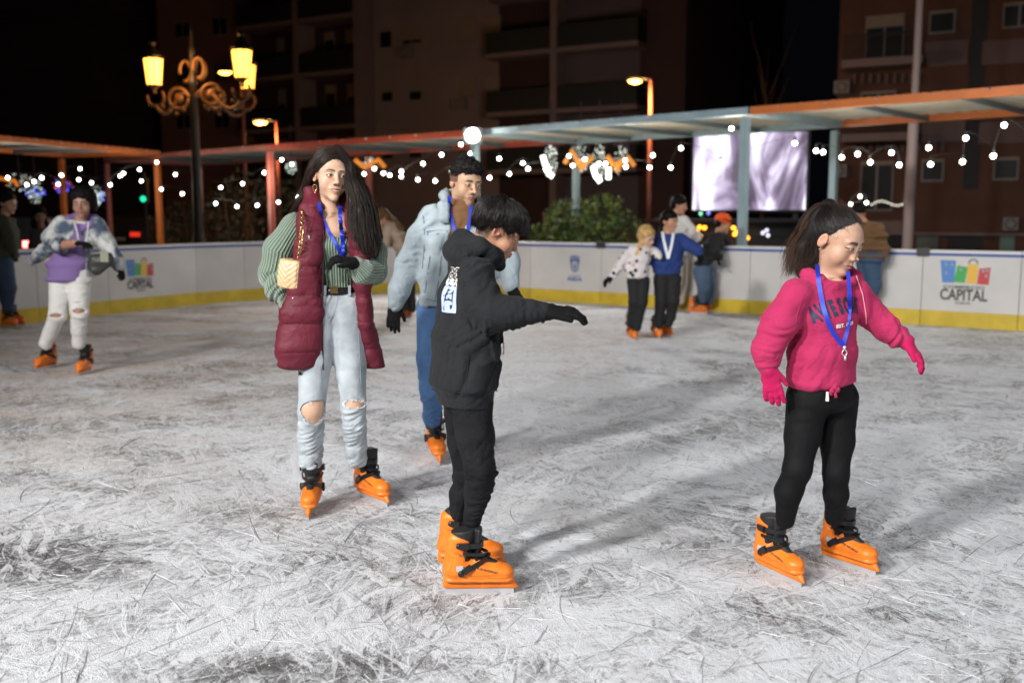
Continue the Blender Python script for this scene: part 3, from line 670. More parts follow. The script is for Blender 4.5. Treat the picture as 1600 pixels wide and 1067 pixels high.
def hand_prims(wrist, d, n, size=1., curl=20., spread=6., thumb=1, cuff=.030, thumb_out=40., fr=.0095, curls=None):
    """five-fingered hand: d towards the fingers, n out of the palm, thumb = +1/-1 picks the side"""
    d = nrm(d); n = nrm(n - d*np.dot(n, d)); s = np.cross(d, n)*thumb; w = np.array(wrist, float); M = np.array([s, n, d]); z = size
    o = [Prim(w - d*.01*z, w + d*.045*z, (cuff*z, cuff*.82*z, cuff*z), (.036*z, .018*z, .02*z), M, .01), Prim(w + d*.04*z, w + d*.088*z, (.037*z, .017*z, .02*z), (.040*z, .0145*z, .018*z), M, .012)]
    for i, (off, ln) in enumerate(((.029, .072), (.0095, .080), (-.010, .075), (-.028, .060))):
        a = math.radians(spread*(1.5-i)); c = curls[i] if curls else curl*(1+.12*i)
        b = w + d*(.088 - .004*abs(i-1))*z + s*off*z; dd = nrm(d*math.cos(a)+s*math.sin(a)); p = b; ang = 0
        for j, fl in enumerate((.45, .31, .24)):
            ang += math.radians(c*(.7 if j == 0 else 1.)); e = nrm(dd*math.cos(ang) + n*math.sin(ang)); q = p + e*ln*fl*z; r0 = fr*z*(1-.08*j); o.append(Prim(p, q, r0, r0*.94, None, .004)); p = q
    t0 = w + d*.022*z + s*.028*z; a = math.radians(thumb_out); t = nrm(d*math.cos(a)+s*math.sin(a)+n*.25); t1 = t0 + t*.042*z; t2 = t1 + nrm(t*.8+d*.5+n*.15)*.032*z
    o += [Prim(t0, t1, .0145*z, .0115*z, None, .012), Prim(t1, t2, .0112*z, .0095*z, None, .004)]
    return o

def folds(specs, fine=.0008, fs=60.):
    """cloth folds across limb axes: specs of (a, b, amp, freq, twist)"""
    S = [(np.array(a), np.array(b), amp, fr, tw) for a, b, amp, fr, tw in specs]
    def f(v, n):
        best = np.full(len(v), 1e9); out = np.zeros(len(v))
        for a, b, amp, fr, tw in S:
            ab = b-a; L = np.linalg.norm(ab); u = ab/L; t = (v-a)@u; tc = np.clip(t, 0, L); r = v-a-tc[:, None]*u; dist = np.linalg.norm(r, axis=1)
            rn = r/(dist[:, None]+1e-6); warp = noise3(v*5+3)*.6; an = np.arctan2(rn[:, 0], rn[:, 2]+1e-9)
            c = np.stack([t*fr + warp + tw*.8*rn[:, 0], rn[:, 0]*.55+v[:, 0]*1.2, rn[:, 2]*.55+rn[:, 1]*.4+fr], 1)
            g = noise3(c); h = noise3(c*np.array([2.7, 1.8, 1.8])+9); env = np.clip(.55+1.3*noise3(v*4.5+fr), .12, 1.25)
            val = amp*env*(2.0*np.minimum(np.sqrt(g*g+.004), .45)-.35 + .75*(np.sqrt(h*h+.003)*1.8-.45))
            m = dist < best; out = np.where(m, val, out); best = np.minimum(best, dist)
        return out + fine*noise3(v*fs)
    return f
def bvh_of(v, F): return BVHTree.FromPolygons([tuple(x) for x in v], [tuple(map(int, f)) for f in F])
def comb(name, base, seeds, flow, m, parent, steps=9, step=.014, rad=.0011, lift=.003, jit=.25, wob=.0, flare=0.):
    """hair strands that follow the surface of the hair mass"""
    bv = bvh_of(*base); mb = MB(); V = []; F = []
    for sd in seeds:
        loc, no, i, d = bv.find_nearest(Vector(sd))
        if loc is None: continue
        p = np.array(loc); off = lift*rnd.uniform(.1, 1.); j = np.array([rnd.gauss(0, jit) for _ in range(3)]); pts = []; nn = np.array(no)
        for k in range(int(steps*rnd.uniform(.6, 1.1))):
            pts.append(p + nn*off*(1+flare*k/steps)); fl = flow(p); t = fl + j*.5; t = t - nn*np.dot(t, nn); ln = np.linalg.norm(t)
            if ln < .05: break
            q = p + t/ln*step*rnd.uniform(.8, 1.2) + np.array([rnd.gauss(0, wob) for _ in range(3)]); loc, no, i, d = bv.find_nearest(Vector(q)); p = np.array(loc); nn = np.array(no)
        if len(pts) < 3: continue
        R = [rad*(1-.85*(k/(len(pts)-1))**2) for k in range(len(pts))]; mb.tube(pts, R, 3, cap=False)
    return mb.build(name, m, parent, True) if mb.v else None
def baby_hair(name, H, body, hv, flow, n, m, parent, rad=.0005, steps=5, step=.009, jit=.5, zmin=-.03, reach=.011):
    co = np.empty(len(body.data.vertices)*3); body.data.vertices.foreach_get('co', co); co = co.reshape(-1, 3); q = H.L(co); k = (q[:, 2] > zmin) & (q[:, 2] < .15) & (np.abs(q[:, 0]) < .1) & (q[:, 1] > -.09); cand = co[k]
    from mathutils.kdtree import KDTree
    t = KDTree(len(hv)); [t.insert(v, i) for i, v in enumerate(hv)]; t.balance(); R = np.random.RandomState(3); sel = R.permutation(len(cand)); seeds = []
    for i in sel:
        ds = t.find(cand[i])[2]
        if .001 < ds < reach: seeds.append(cand[i])
        if len(seeds) >= n: break
    F = np.array([tuple(p.vertices) for p in body.data.polygons]); comb(name, (co, F), seeds, flow, m, parent, steps, step, rad, .0012, jit)
def hair_guides(name, guides, n, m, parent, rad=.0016, jit=.010, segs=14, fray=.012, wave=.003):
    """loose hair: strands blended between guide curves"""
    G_ = []
    for g in guides:
        g = np.array(g); d = np.r_[0, np.cumsum(np.linalg.norm(np.diff(g, axis=0), axis=1))]; t = np.linspace(0, d[-1], segs)
        G_.append(np.stack([np.interp(t, d, g[:, k]) for k in range(3)], 1))
    G_ = np.array(G_)
    # smooth the guides
    for _ in range(3): G_[:, 1:-1] = (G_[:, :-2]+2*G_[:, 1:-1]+G_[:, 2:])/4
    mb = MB()
    for _ in range(n):
        x = rnd.random()*(len(G_)-1); i = min(int(x), len(G_)-2); t = x-i; c = G_[i]*(1-t)+G_[i+1]*t; ln = rnd.uniform(.72, 1.0); K = max(4, int(segs*ln))
        o = np.array([rnd.gauss(0, jit) for _ in range(3)]); ph = rnd.uniform(0, 6); fr = np.array([rnd.gauss(0, fray) for _ in range(3)])
        pts = [c[k] + o*(.35+.65*k/segs) + fr*(k/segs)**2 + wave*min(1, k/5)*np.array([math.sin(ph*.4+k*.75), math.cos(ph*.4+k*.6), 0]) for k in range(K)]
        R = [rad*(1-.8*(k/(K-1))**2) for k in range(K)]; mb.tube(pts, R, 3, cap=False)
    return mb.build(name, m, parent, True)

def hit(bv, px, py, off=.004):
    O = Vector((0, 0, CAMH)); d = Vector(ray(px, py)).normalized(); loc, no, i, dist = bv.ray_cast(O, d)
    if loc is None: return None, None
    return np.array(loc) + np.array(no)*off, np.array(no)
def ribbon_px(name, bv, path, width, m, parent, off=.005, thick=.002, n=44, fallback=None, tw=None):
    """strap lying on a surface, following picked points"""
    path = np.array(path, float); d = np.r_[0, np.cumsum(np.linalg.norm(np.diff(path[:, :2], axis=0), axis=1))]; t = np.linspace(0, d[-1], n)
    P2 = np.stack([np.interp(t, d, path[:, k]) for k in range(2)], 1); pts = []; prev = fallback; hs = [hit(bv, x, y, off)[0] for x, y in P2]
    if prev is None: prev = next((p[1] for p in hs if p is not None), 4.)
    for (x, y), p in zip(P2, hs):
        dd = p[1] if p is not None else None
        if dd is None or dd > prev+.06: dd = prev
        pts.append(P(x, y, dd)); prev = dd
    for _ in range(10):
        pts = [pts[0]] + [(pts[i-1]+2*pts[i]+pts[i+1])/4 for i in range(1, len(pts)-1)] + [pts[-1]]
    V = []; F = []
    for i, p in enumerate(pts):
        tt = nrm(pts[min(i+1, n-1)]-pts[max(i-1, 0)]); v = nrm(p-np.array([0, 0, CAMH])); s = nrm(np.cross(tt, v))
        if tw: s = nrm(s + v*tw*math.sin(i*.5))
        nn = np.cross(s, tt)
        for a, b in ((-1, -1), (1, -1), (1, 1), (-1, 1)): V.append(p + s*a*width/2 + nn*b*thick/2)
    for i in range(n-1):
        for k in range(4): F.append((i*4+k, i*4+(k+1) % 4, (i+1)*4+(k+1) % 4, (i+1)*4+k))
    F += [(0, 1, 2, 3), tuple((n-1)*4+k for k in (3, 2, 1, 0))]
    return mesh_obj(name, V, F, m, parent)
def print_on(name, bv, pr, mats, o, u, v, d, size, parent, off=.0025, sub=.012):
    """printed flat shapes laid on a cloth surface: cast from a plane at o (axes u, v) along d"""
    bm = bmesh.new(); vs = [bm.verts.new((a*size, b*size, 0)) for a, b in pr.v]
    for f, m in zip(pr.f, pr.m):
        try: fc = bm.faces.new([vs[i] for i in f]); fc.material_index = m
        except ValueError: pass
    bmesh.ops.triangulate(bm, faces=bm.faces[:])
    for _ in range(4):
        es = [e for e in bm.edges if e.calc_length() > sub]
        if not es: break
        bmesh.ops.subdivide_edges(bm, edges=es, cuts=1); bmesh.ops.triangulate(bm, faces=bm.faces[:])
    lay = {}
    for f in bm.faces:
        for x in f.verts: lay[x] = max(lay.get(x, 0), f.material_index)
    kill = []
    D = Vector(nrm(d))
    for x in bm.verts:
        p = o + u*x.co.x + v*x.co.y; loc, no, i, dist = bv.ray_cast(Vector(p), D, .6)
        if loc is None: kill.append(x); continue
        x.co = loc - D*(off + .0006*lay.get(x, 0))
    bmesh.ops.delete(bm, geom=kill, context='VERTS')
    me = bpy.data.meshes.new(name); bm.to_mesh(me); bm.free()
    for m in mats: me.materials.append(m)
    ob = bpy.data.objects.new(name, me); COL.objects.link(ob); return put(ob, parent)

# ------------------------------------------------------------------ rental skate (built once, copied to every foot)
M_shell = mat('orange_plastic', (.78, .185, .016), .42, bump=.25, bscale=60, var=.16, vscale=22, rvar=.16, spec=.4)
M_liner = mat('black_liner', (.012, .012, .013), .6, bump=.3, bscale=120)
M_strap = mat('black_plastic', (.010, .010, .011), .3)
M_steel = mat('blade_steel', (.70, .71, .73), .38, .75)
def build_skate():
    e = lambda a, b, ra, rb, k=.015, op='u': Prim(a, b, ra, rb, None, k, op)
    pr = [e((0, -.058, .10), (0, .04, .098), (.039, .046, .046), (.043, .04, .044)), e((0, .04, .098), (0, .128, .088), (.044, .05, .040), (.043, .050, .036)),
          e((0, -.052, .10), (0, -.036, .225), (.041, .050, .04), (.047, .056, .04), .02),
          e((0, -.075, .064), (0, .145, .064), (.040, .03, .014), (.040, .034, .014), .006),
          e((0, .03, .145), (0, .10, .122), (.020, .03, .012), (.018, .03, .010), .012),
          e((0, -.085, .040), (0, .165, .038), (.013, .022, .021), (.012, .018, .018), .006), e((0, .155, .05), (0, .185, .028), (.012, .012, .018), (.009, .010, .010), .01)]
    pr += [Prim((0, .045, .235), (0, .060, .150), (.030, .055, .04), (.017, .030, .02), None, .010, 's'), Cut((0, -.05, .250), (0, .38, 1.), .006)]
    for x in (-1, 1): pr += [Prim((x*.046, -.055, .178), (x*.046, -.030, .165), (.006, .010, .005), (.006, .012, .007), None, .002, 's'), Prim((x*.044, .0, .150), (x*.044, .045, .142), (.006, .010, .004), (.006, .012, .002), None, .002, 's')]
    pr.append(Cut((0, 0, .022), (0, 0, -1.), .002))
    def groove(v, n):
        d = 0*v[:, 0]
        d -= .0022*np.exp(-((v[:, 2]-(.082+.03*np.clip(v[:, 1]-.02, 0, 1)))/.0025)**2)
        d -= .0020*np.exp(-((v[:, 1]+.072-.25*(v[:, 2]-.1))/.0025)**2)*(v[:, 2] < .17)*(v[:, 2] > .09)
        d -= .0016*np.exp(-((v[:, 2]-.165+.4*(v[:, 1]+.02))/.0025)**2)*(v[:, 1] < .03)*(v[:, 2] > .12)
        return d
    shell, v, F = solid('ice_skate', pr, .0035, M_shell, None, disp=groove)
    pl = [e((0, -.036, .14), (0, -.022, .262), (.039, .047, .03), (.044, .050, .03)), e((0, .030, .150), (0, .040, .262), (.028, .012, .02), (.036, .013, .02), .01), e((0, .095, .130), (0, .035, .160), (.016, .02, .010), (.026, .02, .014), .01), Cut((0, 0, .268), (0, -.12, 1), .004)]
    solid('liner', pl, .0045, M_liner, shell)
    mb = MB(); mb.box((0, .040, .017), (.0042, .275, .034)); b = mb.build('blade', M_steel, shell)
    def strap(name, pts, w, up):
        V = []; Fc = []; n = len(pts)
        for i, p in enumerate(pts):
            p = np.array(p); t = nrm(np.array(pts[min(i+1, n-1)])-np.array(pts[max(i-1, 0)])); s = nrm(np.array(up)-t*np.dot(up, t)); o = np.cross(t, s)
            for a, b_ in ((-1, -1), (1, -1), (1, 1), (-1, 1)): V.append(p + s*a*w/2 + o*b_*.003)
        for i in range(n-1):
            for k in range(4): Fc.append((i*4+k, i*4+(k+1) % 4, (i+1)*4+(k+1) % 4, (i+1)*4+k))
        mesh_obj(name, V, Fc+[(0, 1, 2, 3), tuple((n-1)*4+k for k in (3, 2, 1, 0))], M_strap, shell)
    arc = lambda c, rx, ry, a0, a1, tilt: [(c[0]+rx*math.sin(a), c[1]+ry*math.cos(a), c[2]+tilt*math.cos(a)) for a in np.linspace(a0, a1, 18)]
    strap('strap', arc((0, -.032, .212), .053, .088, -1.75, 1.75, -.006), .020, (0, 0, 1))
    strap('strap', arc((0, -.020, .180), .050, .092, -1.6, 1.6, -.012), .012, (0, 0, 1))
    strap('strap', arc((0, -.018, .108), .0515, .098, -1.60, 1.60, .048), .020, (0, .5, 1))
    for x in (-1, 1):
        mb = MB(); mb.box((x*.054, -.005, .118), (.012, .040, .026), uy=(0, .75, .55), uz=(0, -.55, .75)); mb.ball((x*.050, -.030, .098), .014, 10, (.5, 1, 1)); mb.build('buckle', M_strap, shell)
        mb = MB(); mb.box((x*.0545, -.018, .211), (.012, .034, .024)); mb.ball((x*.053, -.038, .211), .013, 10, (.5, 1, 1)); mb.build('buckle', M_strap, shell)
        mb = MB(); q = [(.0, -.050, .128), (.0, -.022, .128), (.0, -.022, .112), (.0, -.036, .096), (.0, -.050, .112)]
        mb.add([(x*.0425, a[1], a[2]) for a in q]+[(x*.0465, a[1], a[2]) for a in q], [(0, 1, 2, 3, 4), (9, 8, 7, 6, 5)]+[(i, (i+1) % 5, 5+(i+1) % 5, 5+i) for i in range(5)]); mb.build('badge', mat('badge_silver', (.55, .55, .56), .4, .3), shell)
    # lettering along the instep, dark slots
    for x in (-1, 1):
        pr = Print(); pr.text('ICE-WORLD', 0, 0, .0135, .0003, 1.1)
        mesh_obj('printed_name', [(x*(.0468-.02*max(0, a)**1.0+.0003), .072+a, .110+b-.25*a) for a, b in [(p[0]*1., p[1]) for p in pr.v]], pr.f, mat('skate_ink', (.05, .025, .02), .4), shell)
    return shell
SK = build_skate(); SK_used = [False]
def skate(person, toe, yaw, s=1., pitch=0., roll=0., pos=None, lift=0.):
    """one skate; toe = where the blade's front meets the ice"""
    f = frame(yaw)[1]; g = (G(*toe) if pos is None else np.array(pos)) - f*.17*s; loc = Vector(g - np.array(person.location)) + Vector((0, 0, lift))
    if not SK_used[0]: r = SK; SK_used[0] = True
    else:
        r = SK.copy(); COL.objects.link(r)
        for ch in list(SK.children): c = ch.copy(); COL.objects.link(c); c.parent = r
    r.parent = person; r.location = loc; r.rotation_euler = (math.radians(pitch), math.radians(roll), PI+math.radians(yaw)); r.scale = (s, s, s)
    return g
# ================================================================== MAIN FIGURES
SKIN = (.50, .27, .17)
M_skin = mat('skin', (1, 1, 1), .46, attr='Col', sss=.30, spec=.38, bump=.25, bscale=420, rvar=.10)
M_hairb = mat('hair_black', (.007, .0055, .005), .6, var=.4, vscale=30, spec=.3)
M_hairs = mat('hair_black_strand', (.012, .009, .008), .42, spec=.4)
M_hd = mat('hair_dark_brown', (.008, .005, .004), .65, var=.4, vscale=30, spec=.25)
M_hds = mat('hair_dark_brown_strand', (.022, .012, .008), .46, var=.7, vscale=9, spec=.35)
M_pony = mat('hair_ponytail_strand', (.042, .021, .012), .5, var=.8, vscale=9, spec=.35)
M_glove = mat('black_knit', (.005, .005, .0055), .9, bump=.5, bscale=300, spec=.2)
def person(toe, label, group=None): return empty('person', G(*toe), label, 'person', group)
def body_mesh(root, H, prims, skin=SKIN, lip=(.36, .10, .085), brow=(.02, .012, .009), h=.012, hf=.0019, **kw):
    lo = H.c - .135*H.s; hi = H.c + .135*H.s
    bod = solid('body', prims, h, M_skin, root, colf=H.color(skin, lip, brow, **kw), fine=(lo, hi), hf=hf); return bod
def cap_strands(name, H, base, n, m, parent, mode, zmin=-.04, ymax=.2, rad=.0011, steps=9, step=.014, jit=.22, lift=.003, seedz=-.2):
    v, F = base; q = H.L(v); ok = np.where((q[:, 2] > zmin) & (q[:, 1] < ymax))[0]; seeds = [v[i] for i in np.random.RandomState(5).choice(ok, n)]
    return comb(name, base, seeds, mode, m, parent, steps, step, rad, lift, jit)

# ------------------------------------------------------------------ girl in the pink sweatshirt
def build_girl():
    D = 3.80; J = lambda x, y, d=0.: P(x, y, D+d)
    root = person((1300, 905), 'girl with a high ponytail, pink hooded sweatshirt and pink gloves, looking down')
    H = Head(J(1307, 377, .01), frame(41, 22, -3), 1.01, 1.04, 1.08, .83, child=True, eye=.0030)
    T = frame(28)
    nk = J(1296, 436, .02)
    legR = [(J(1262, 622, -.02), .082), (J(1254, 680, -.03), .066), (J(1246, 733, -.06), .052), (J(1232, 768, -.04), .050), (J(1227, 812, -.01), .037)]
    legL = [(J(1308, 622, .05), .082), (J(1308, 690, .04), .064), (J(1306, 740, .0), .048), (J(1306, 770, .02), .046), (J(1304, 808, .06), .036)]
    armR = [(J(1244, 460, -.06), .060), (J(1220, 503, -.09), .062), (J(1198, 545, -.10), .052), (J(1198, 562, -.10), .043)]
    armL = [(J(1338, 458, .05), .055), (J(1358, 488, .06), .052), (J(1384, 512, .04), .047), (J(1403, 525, .02), .038)]
    tor = [(J(1292, 452, .0), (.120, .075, .04)), (J(1289, 495, 0), (.132, .098, .06)), (J(1285, 550, 0), (.136, .108, .06)), (J(1283, 592, 0), (.145, .112, .05))]
    pr = H.prims(J(1294, 445, .03), .046)
    sh = lambda c, f: [(p, tuple(np.array(r)*f) if hasattr(r, '__len__') else r*f) for p, r in c]
    hR = hand_prims(J(1201, 574, -.11), J(1214, 640, -.10)-J(1201, 574, -.11), (.15, .9, 0), .80, 8, 9, -1)
    pr += chain(sh(tor, .85), T, .03) + [Prim(J(1284, 612, 0), J(1284, 612, 0), (.12, .09, .08), (.12, .09, .08), T, .03)]
    for c in (legR, legL): pr += chain(sh(c, .88), None, .02)
    for c in (armR, armL): pr += chain(sh(c, .7), None, .02)
    pr += chain([(armR[-1][0], .025), (J(1203, 585, -.11), .025)]) + chain([(armL[-1][0], .025), (J(1414, 534, .01), .020)])
    body, _, _ = body_mesh(root, H, pr, skin=(.52, .31, .215), lip=(.33, .115, .10), blush=.10, brow=(.012, .008, .006), browth=1.55, liner=1.4)
    H.eyes(body, look=(.1, -.5))
    # hair pulled back to a high ponytail
    tie = H.w((0, -.088, .104))
    hp = [H.e((0, -.022, .043), (.0815, .094, .085), .01), H.e((0, -.060, .0), (.062, .055, .06), .02), Prim(tie, tie, .030*1, .030, None, .02),
          H.e((0, .087, -.016), (.073, .073, .062), .018, 's', rot=rotm('x', -14)), H.e((.085, .032, -.030), (.030, .042, .045), .008, 's'), H.e((-.085, .032, -.030), (.030, .042, .045), .008, 's'),
          H.e((.083, -.008, -.03), (.022, .022, .042), .006, 's'), H.e((-.083, -.008, -.03), (.022, .022, .042), .006, 's')]
    hair, hv, hF = solid('hair', hp, .0035, M_hairb, root, disp=lambda v, n: .0012*noise3(H.L(v)*np.array([150, 30, 150.])))
    cap_strands('hair_strands', H, (hv, hF), 1500, M_hairs, hair, lambda p: nrm(tie-p), zmin=-.03, rad=.0007, jit=.10, lift=.0018, steps=8, step=.013)
    baby_hair('baby_hair', H, body, hv, lambda p: nrm(tie-p), 420, M_hairs, hair, rad=.00035, reach=.010, jit=.35)
    gu = [[tie, J(1280, 322, .10), J(1260, 347, .10), J(1240, 385, .08), J(1228, 418, .06), J(1226, 434, .05)], [tie, J(1285, 326, .08), J(1270, 354, .06), J(1255, 385, .03), J(1243, 410, .01), J(1236, 430, .0)],
          [tie, J(1290, 328, .08), J(1283, 355, .06), J(1272, 385, .03), J(1262, 408, .01), J(1252, 424, .0)], [tie, J(1293, 333, .09), J(1290, 360, .08), J(1285, 385, .06), J(1277, 405, .04), J(1272, 416, .03)]]
    hair_guides('ponytail', gu, 3800, M_pony, hair, .0012, .014, 20, .013, wave=.0065)
    hc = []
    for g in gu[1:3]: hc += chain([(g[0], .020), (g[1]*.5+g[2]*.5, .026), (g[3], .026), (g[4], .012)], None, .02)
    solid('ponytail_core', hc, .005, M_hd, hair, disp=lambda v, n: .004*noise3(v*40))
    hair_guides('loose_hair', [[H.w((-.06, .03, .07)), H.w((-.07, -.02, .10)), H.w((-.05, -.06, .135)), H.w((-.02, -.09, .15))], [H.w((.0, .06, .10)), H.w((.0, 0, .128)), H.w((0, -.05, .14)), H.w((.0, -.09, .15))], [H.w((.05, .05, .09)), H.w((.05, 0, .115)), H.w((.03, -.06, .13)), H.w((.01, -.1, .14))]], 60, M_pony, hair, .0005, .006, 8, .012)
    # sweatshirt
    M = mat('pink_fleece', (.40, .026, .095), .88, wr=.012, bump=.35, bscale=240, var=.06, vscale=8, sheen=.05, spec=.2)
    sp = chain(tor, T, .035) + chain(armR, None, .035) + chain(armL, None, .035)
    sp += [Prim(J(1283, 596, 0), J(1282, 604, 0), (.143, .108, .022), (.136, .103, .014), T, .012), Cut(J(1282, 611, -.1), (0, 0, -1), .01), Cut(J(1282, 611, -.1), (.14, 0, -1), .01)]
    sp += chain([(J(1198, 562, -.10), .042), (J(1199, 571, -.10), .036)], None, .012) + chain([(J(1403, 525, .02), .036), (J(1413, 532, .01), .033)], None, .012)
    hood = [(J(1303, 446, -.070), .012), (J(1281, 437, -.060), .017), (J(1262, 430, -.02), .024), (J(1258, 424, .06), .032), (J(1288, 422, .12), .038), (J(1320, 424, .12), .032), (J(1338, 432, .06), .020), (J(1330, 440, -.02), .014), (J(1306, 446, -.068), .011)]
    sp += chain(hood, None, .018)
    sp.append(H.e((0, .02, -.09), (.058, .085, .045), .008, 's')); n0 = J(1300, 420, .0); sp.append(Prim(n0, J(1300, 436, -.005), (.052, .05, .03), (.043, .045, .02), T, .01, 's'))
    fo = folds([(J(1244, 460, -.06), J(1220, 503, -.09), .007, 9, .3), (J(1220, 503, -.09), J(1198, 562, -.10), .009, 15, .4), (J(1338, 458, .05), J(1413, 532, .02), .010, 15, .5),
                (J(1291, 440, 0), J(1285, 540, 0), .010, 5, 1.4), (J(1285, 540, 0), J(1283, 600, 0), .015, 8, 1.6), (J(1290, 415, .1), J(1330, 415, .1), .003, 9, .3)])
    top, tv, tF = solid('hooded_sweatshirt', sp, .0045, M, root, disp=fo); bv = bvh_of(tv, tF)
    nav = mat('navy_print', (.012, .018, .055), .6); wht = mat('white_print', (.80, .78, .74), .6)
    pr = Print(); pr.cur = 0
    for i, ch in enumerate('AWESOME'): x = (i-3)*.132; pr.text(ch, x, -.45*x*x, .30, .018, .50, rot=-.6*x)
    pr.cur = 1; pr.text('EST. 1928', .02, -.27, .070, .003, 1.15)
    c = hit(bv, 1313, 480)[0] + T[1]*.3; u = nrm(np.array([math.cos(math.radians(26)), math.sin(math.radians(26)), .13])); print_on('printed_lettering', bv, pr, [nav, wht], c, u, nrm(ZU-.13*u), -T[1]*1.0, .255, top)
    # kangaroo pocket seam, shoulder seam, gathered waist tie
    sm = mat('pink_seam', (.33, .015, .08), .9)
    for k, pth in enumerate(([(1288, 540), (1280, 556), (1270, 568), (1260, 577)], [(1288, 540), (1312, 536), (1340, 534)], [(1260, 440), (1256, 462), (1247, 485), (1243, 505)], [(1228, 596), (1262, 606), (1300, 607), (1338, 596)])):
        ribbon_px('seam', bv, pth, .0028, sm, top, .0012, .0012, 22)
    kn = J(1304, 609, -.125); mb = MB()
    for k in range(7): a = k*.9; mb.ball(kn+np.array([.012*math.cos(a), .01*math.sin(a), .012*math.sin(a*1.7)]), .010, 8, (1, .8, 1.2))
    mb.tube([kn, kn+[.006, -.004, -.03]], .006, 6); mb.build('waist_tie', M, top, True)
    mb = MB(); t0 = J(1293, 612, -.125); mb.tube([t0, t0+[0, -.002, -.035]], [.005, .007], 6); mb.build('drawstring', mat('cream_cord', (.72, .60, .55), .8), root)
    mb = MB()
    a = [hit(bv, x, y, .004)[0] for x, y in ((1337, 432), (1347, 460), (1353, 490), (1354, 505))]; a = [q for q in a if q is not None]
    if len(a) > 1: mb.tube(a, .0022, 5); mb.build('piping', mat('pale_piping', (.75, .35, .42), .7), top)
    # leggings
    lp = chain([(J(1284, 598, 0), (.128, .10, .05)), (J(1284, 622, 0), (.132, .105, .06))], T, .03)
    for c_ in (legR, legL): lp += chain(c_, None, .022)
    solid('leggings', lp, .005, mat('black_leggings', (.0035, .0035, .004), .75, bump=.2, bscale=200, spec=.2), root,
          disp=folds([(legR[0][0], legR[2][0], .0015, 8, .4), (legR[2][0], legR[4][0], .003, 22, .3), (legL[0][0], legL[2][0], .0015, 8, .4), (legL[2][0], legL[4][0], .003, 22, .3)]))
    # gloves
    MG = mat('pink_knit', (.44, .010, .085), .9, bump=.5, bscale=260, sheen=.05, spec=.2)
    g1 = chain([(J(1198, 562, -.11), .030), (J(1201, 578, -.11), .031)], None, .01) + hand_prims(J(1201, 576, -.11), J(1213, 640, -.12)-J(1201, 576, -.11), (.25, .9, .1), .86, 9, 5, 1, .034, 34, .0130)
    solid('glove', g1, .0025, MG, root, disp=lambda v, n: .0015*noise3(v*60))
    g2 = chain([(J(1404, 524, .02), .030), (J(1416, 534, .01), .031)], None, .01) + hand_prims(J(1414, 533, .01), J(1440, 562, -.02)-J(1414, 533, .01), (-.5, .3, -.8), .84, 18, 2, -1, .034, 16, .0130)
    solid('glove', g2, .0025, MG, root, disp=lambda v, n: .0015*noise3(v*60))
    # lanyard
    LB = mat('blue_ribbon', (.006, .028, .42), .45)
    l1 = ribbon_px('lanyard', bv, [(1277, 414), (1279, 440), (1286, 480), (1298, 515), (1317, 540)], .017, LB, root, .006, fallback=D-.1)
    ribbon_px('lanyard_strap', bv, [(1325, 424), (1327, 450), (1328, 480), (1325, 512), (1318, 540)], .014, LB, l1, .006, fallback=D-.12)
    q, _ = hit(bv, 1317, 546, .010); mb = MB(); mb.tube([q+[.0, 0, .012], q+[0, 0, -.004]], .006, 6)
    mb.tube([q+np.array([.009*math.cos(a), -.002, -.014+.011*math.sin(a)]) for a in np.linspace(0, 2*PI, 12)], .0022, 5); mb.box(q+[.003, -.003, -.034], (.008, .004, .018)); mb.build('clasp', M_steel, l1, True)
    mb = MB(); mb.ball(H.w((-.083, -.004, -.036)), .0035, 8); mb.build('earring', mat('silver', (.8, .8, .8), .15, 1.), root, True)
    skate(root, (1250, 917), 27, .93); skate(root, (1366, 899), 36, .93)
    return root

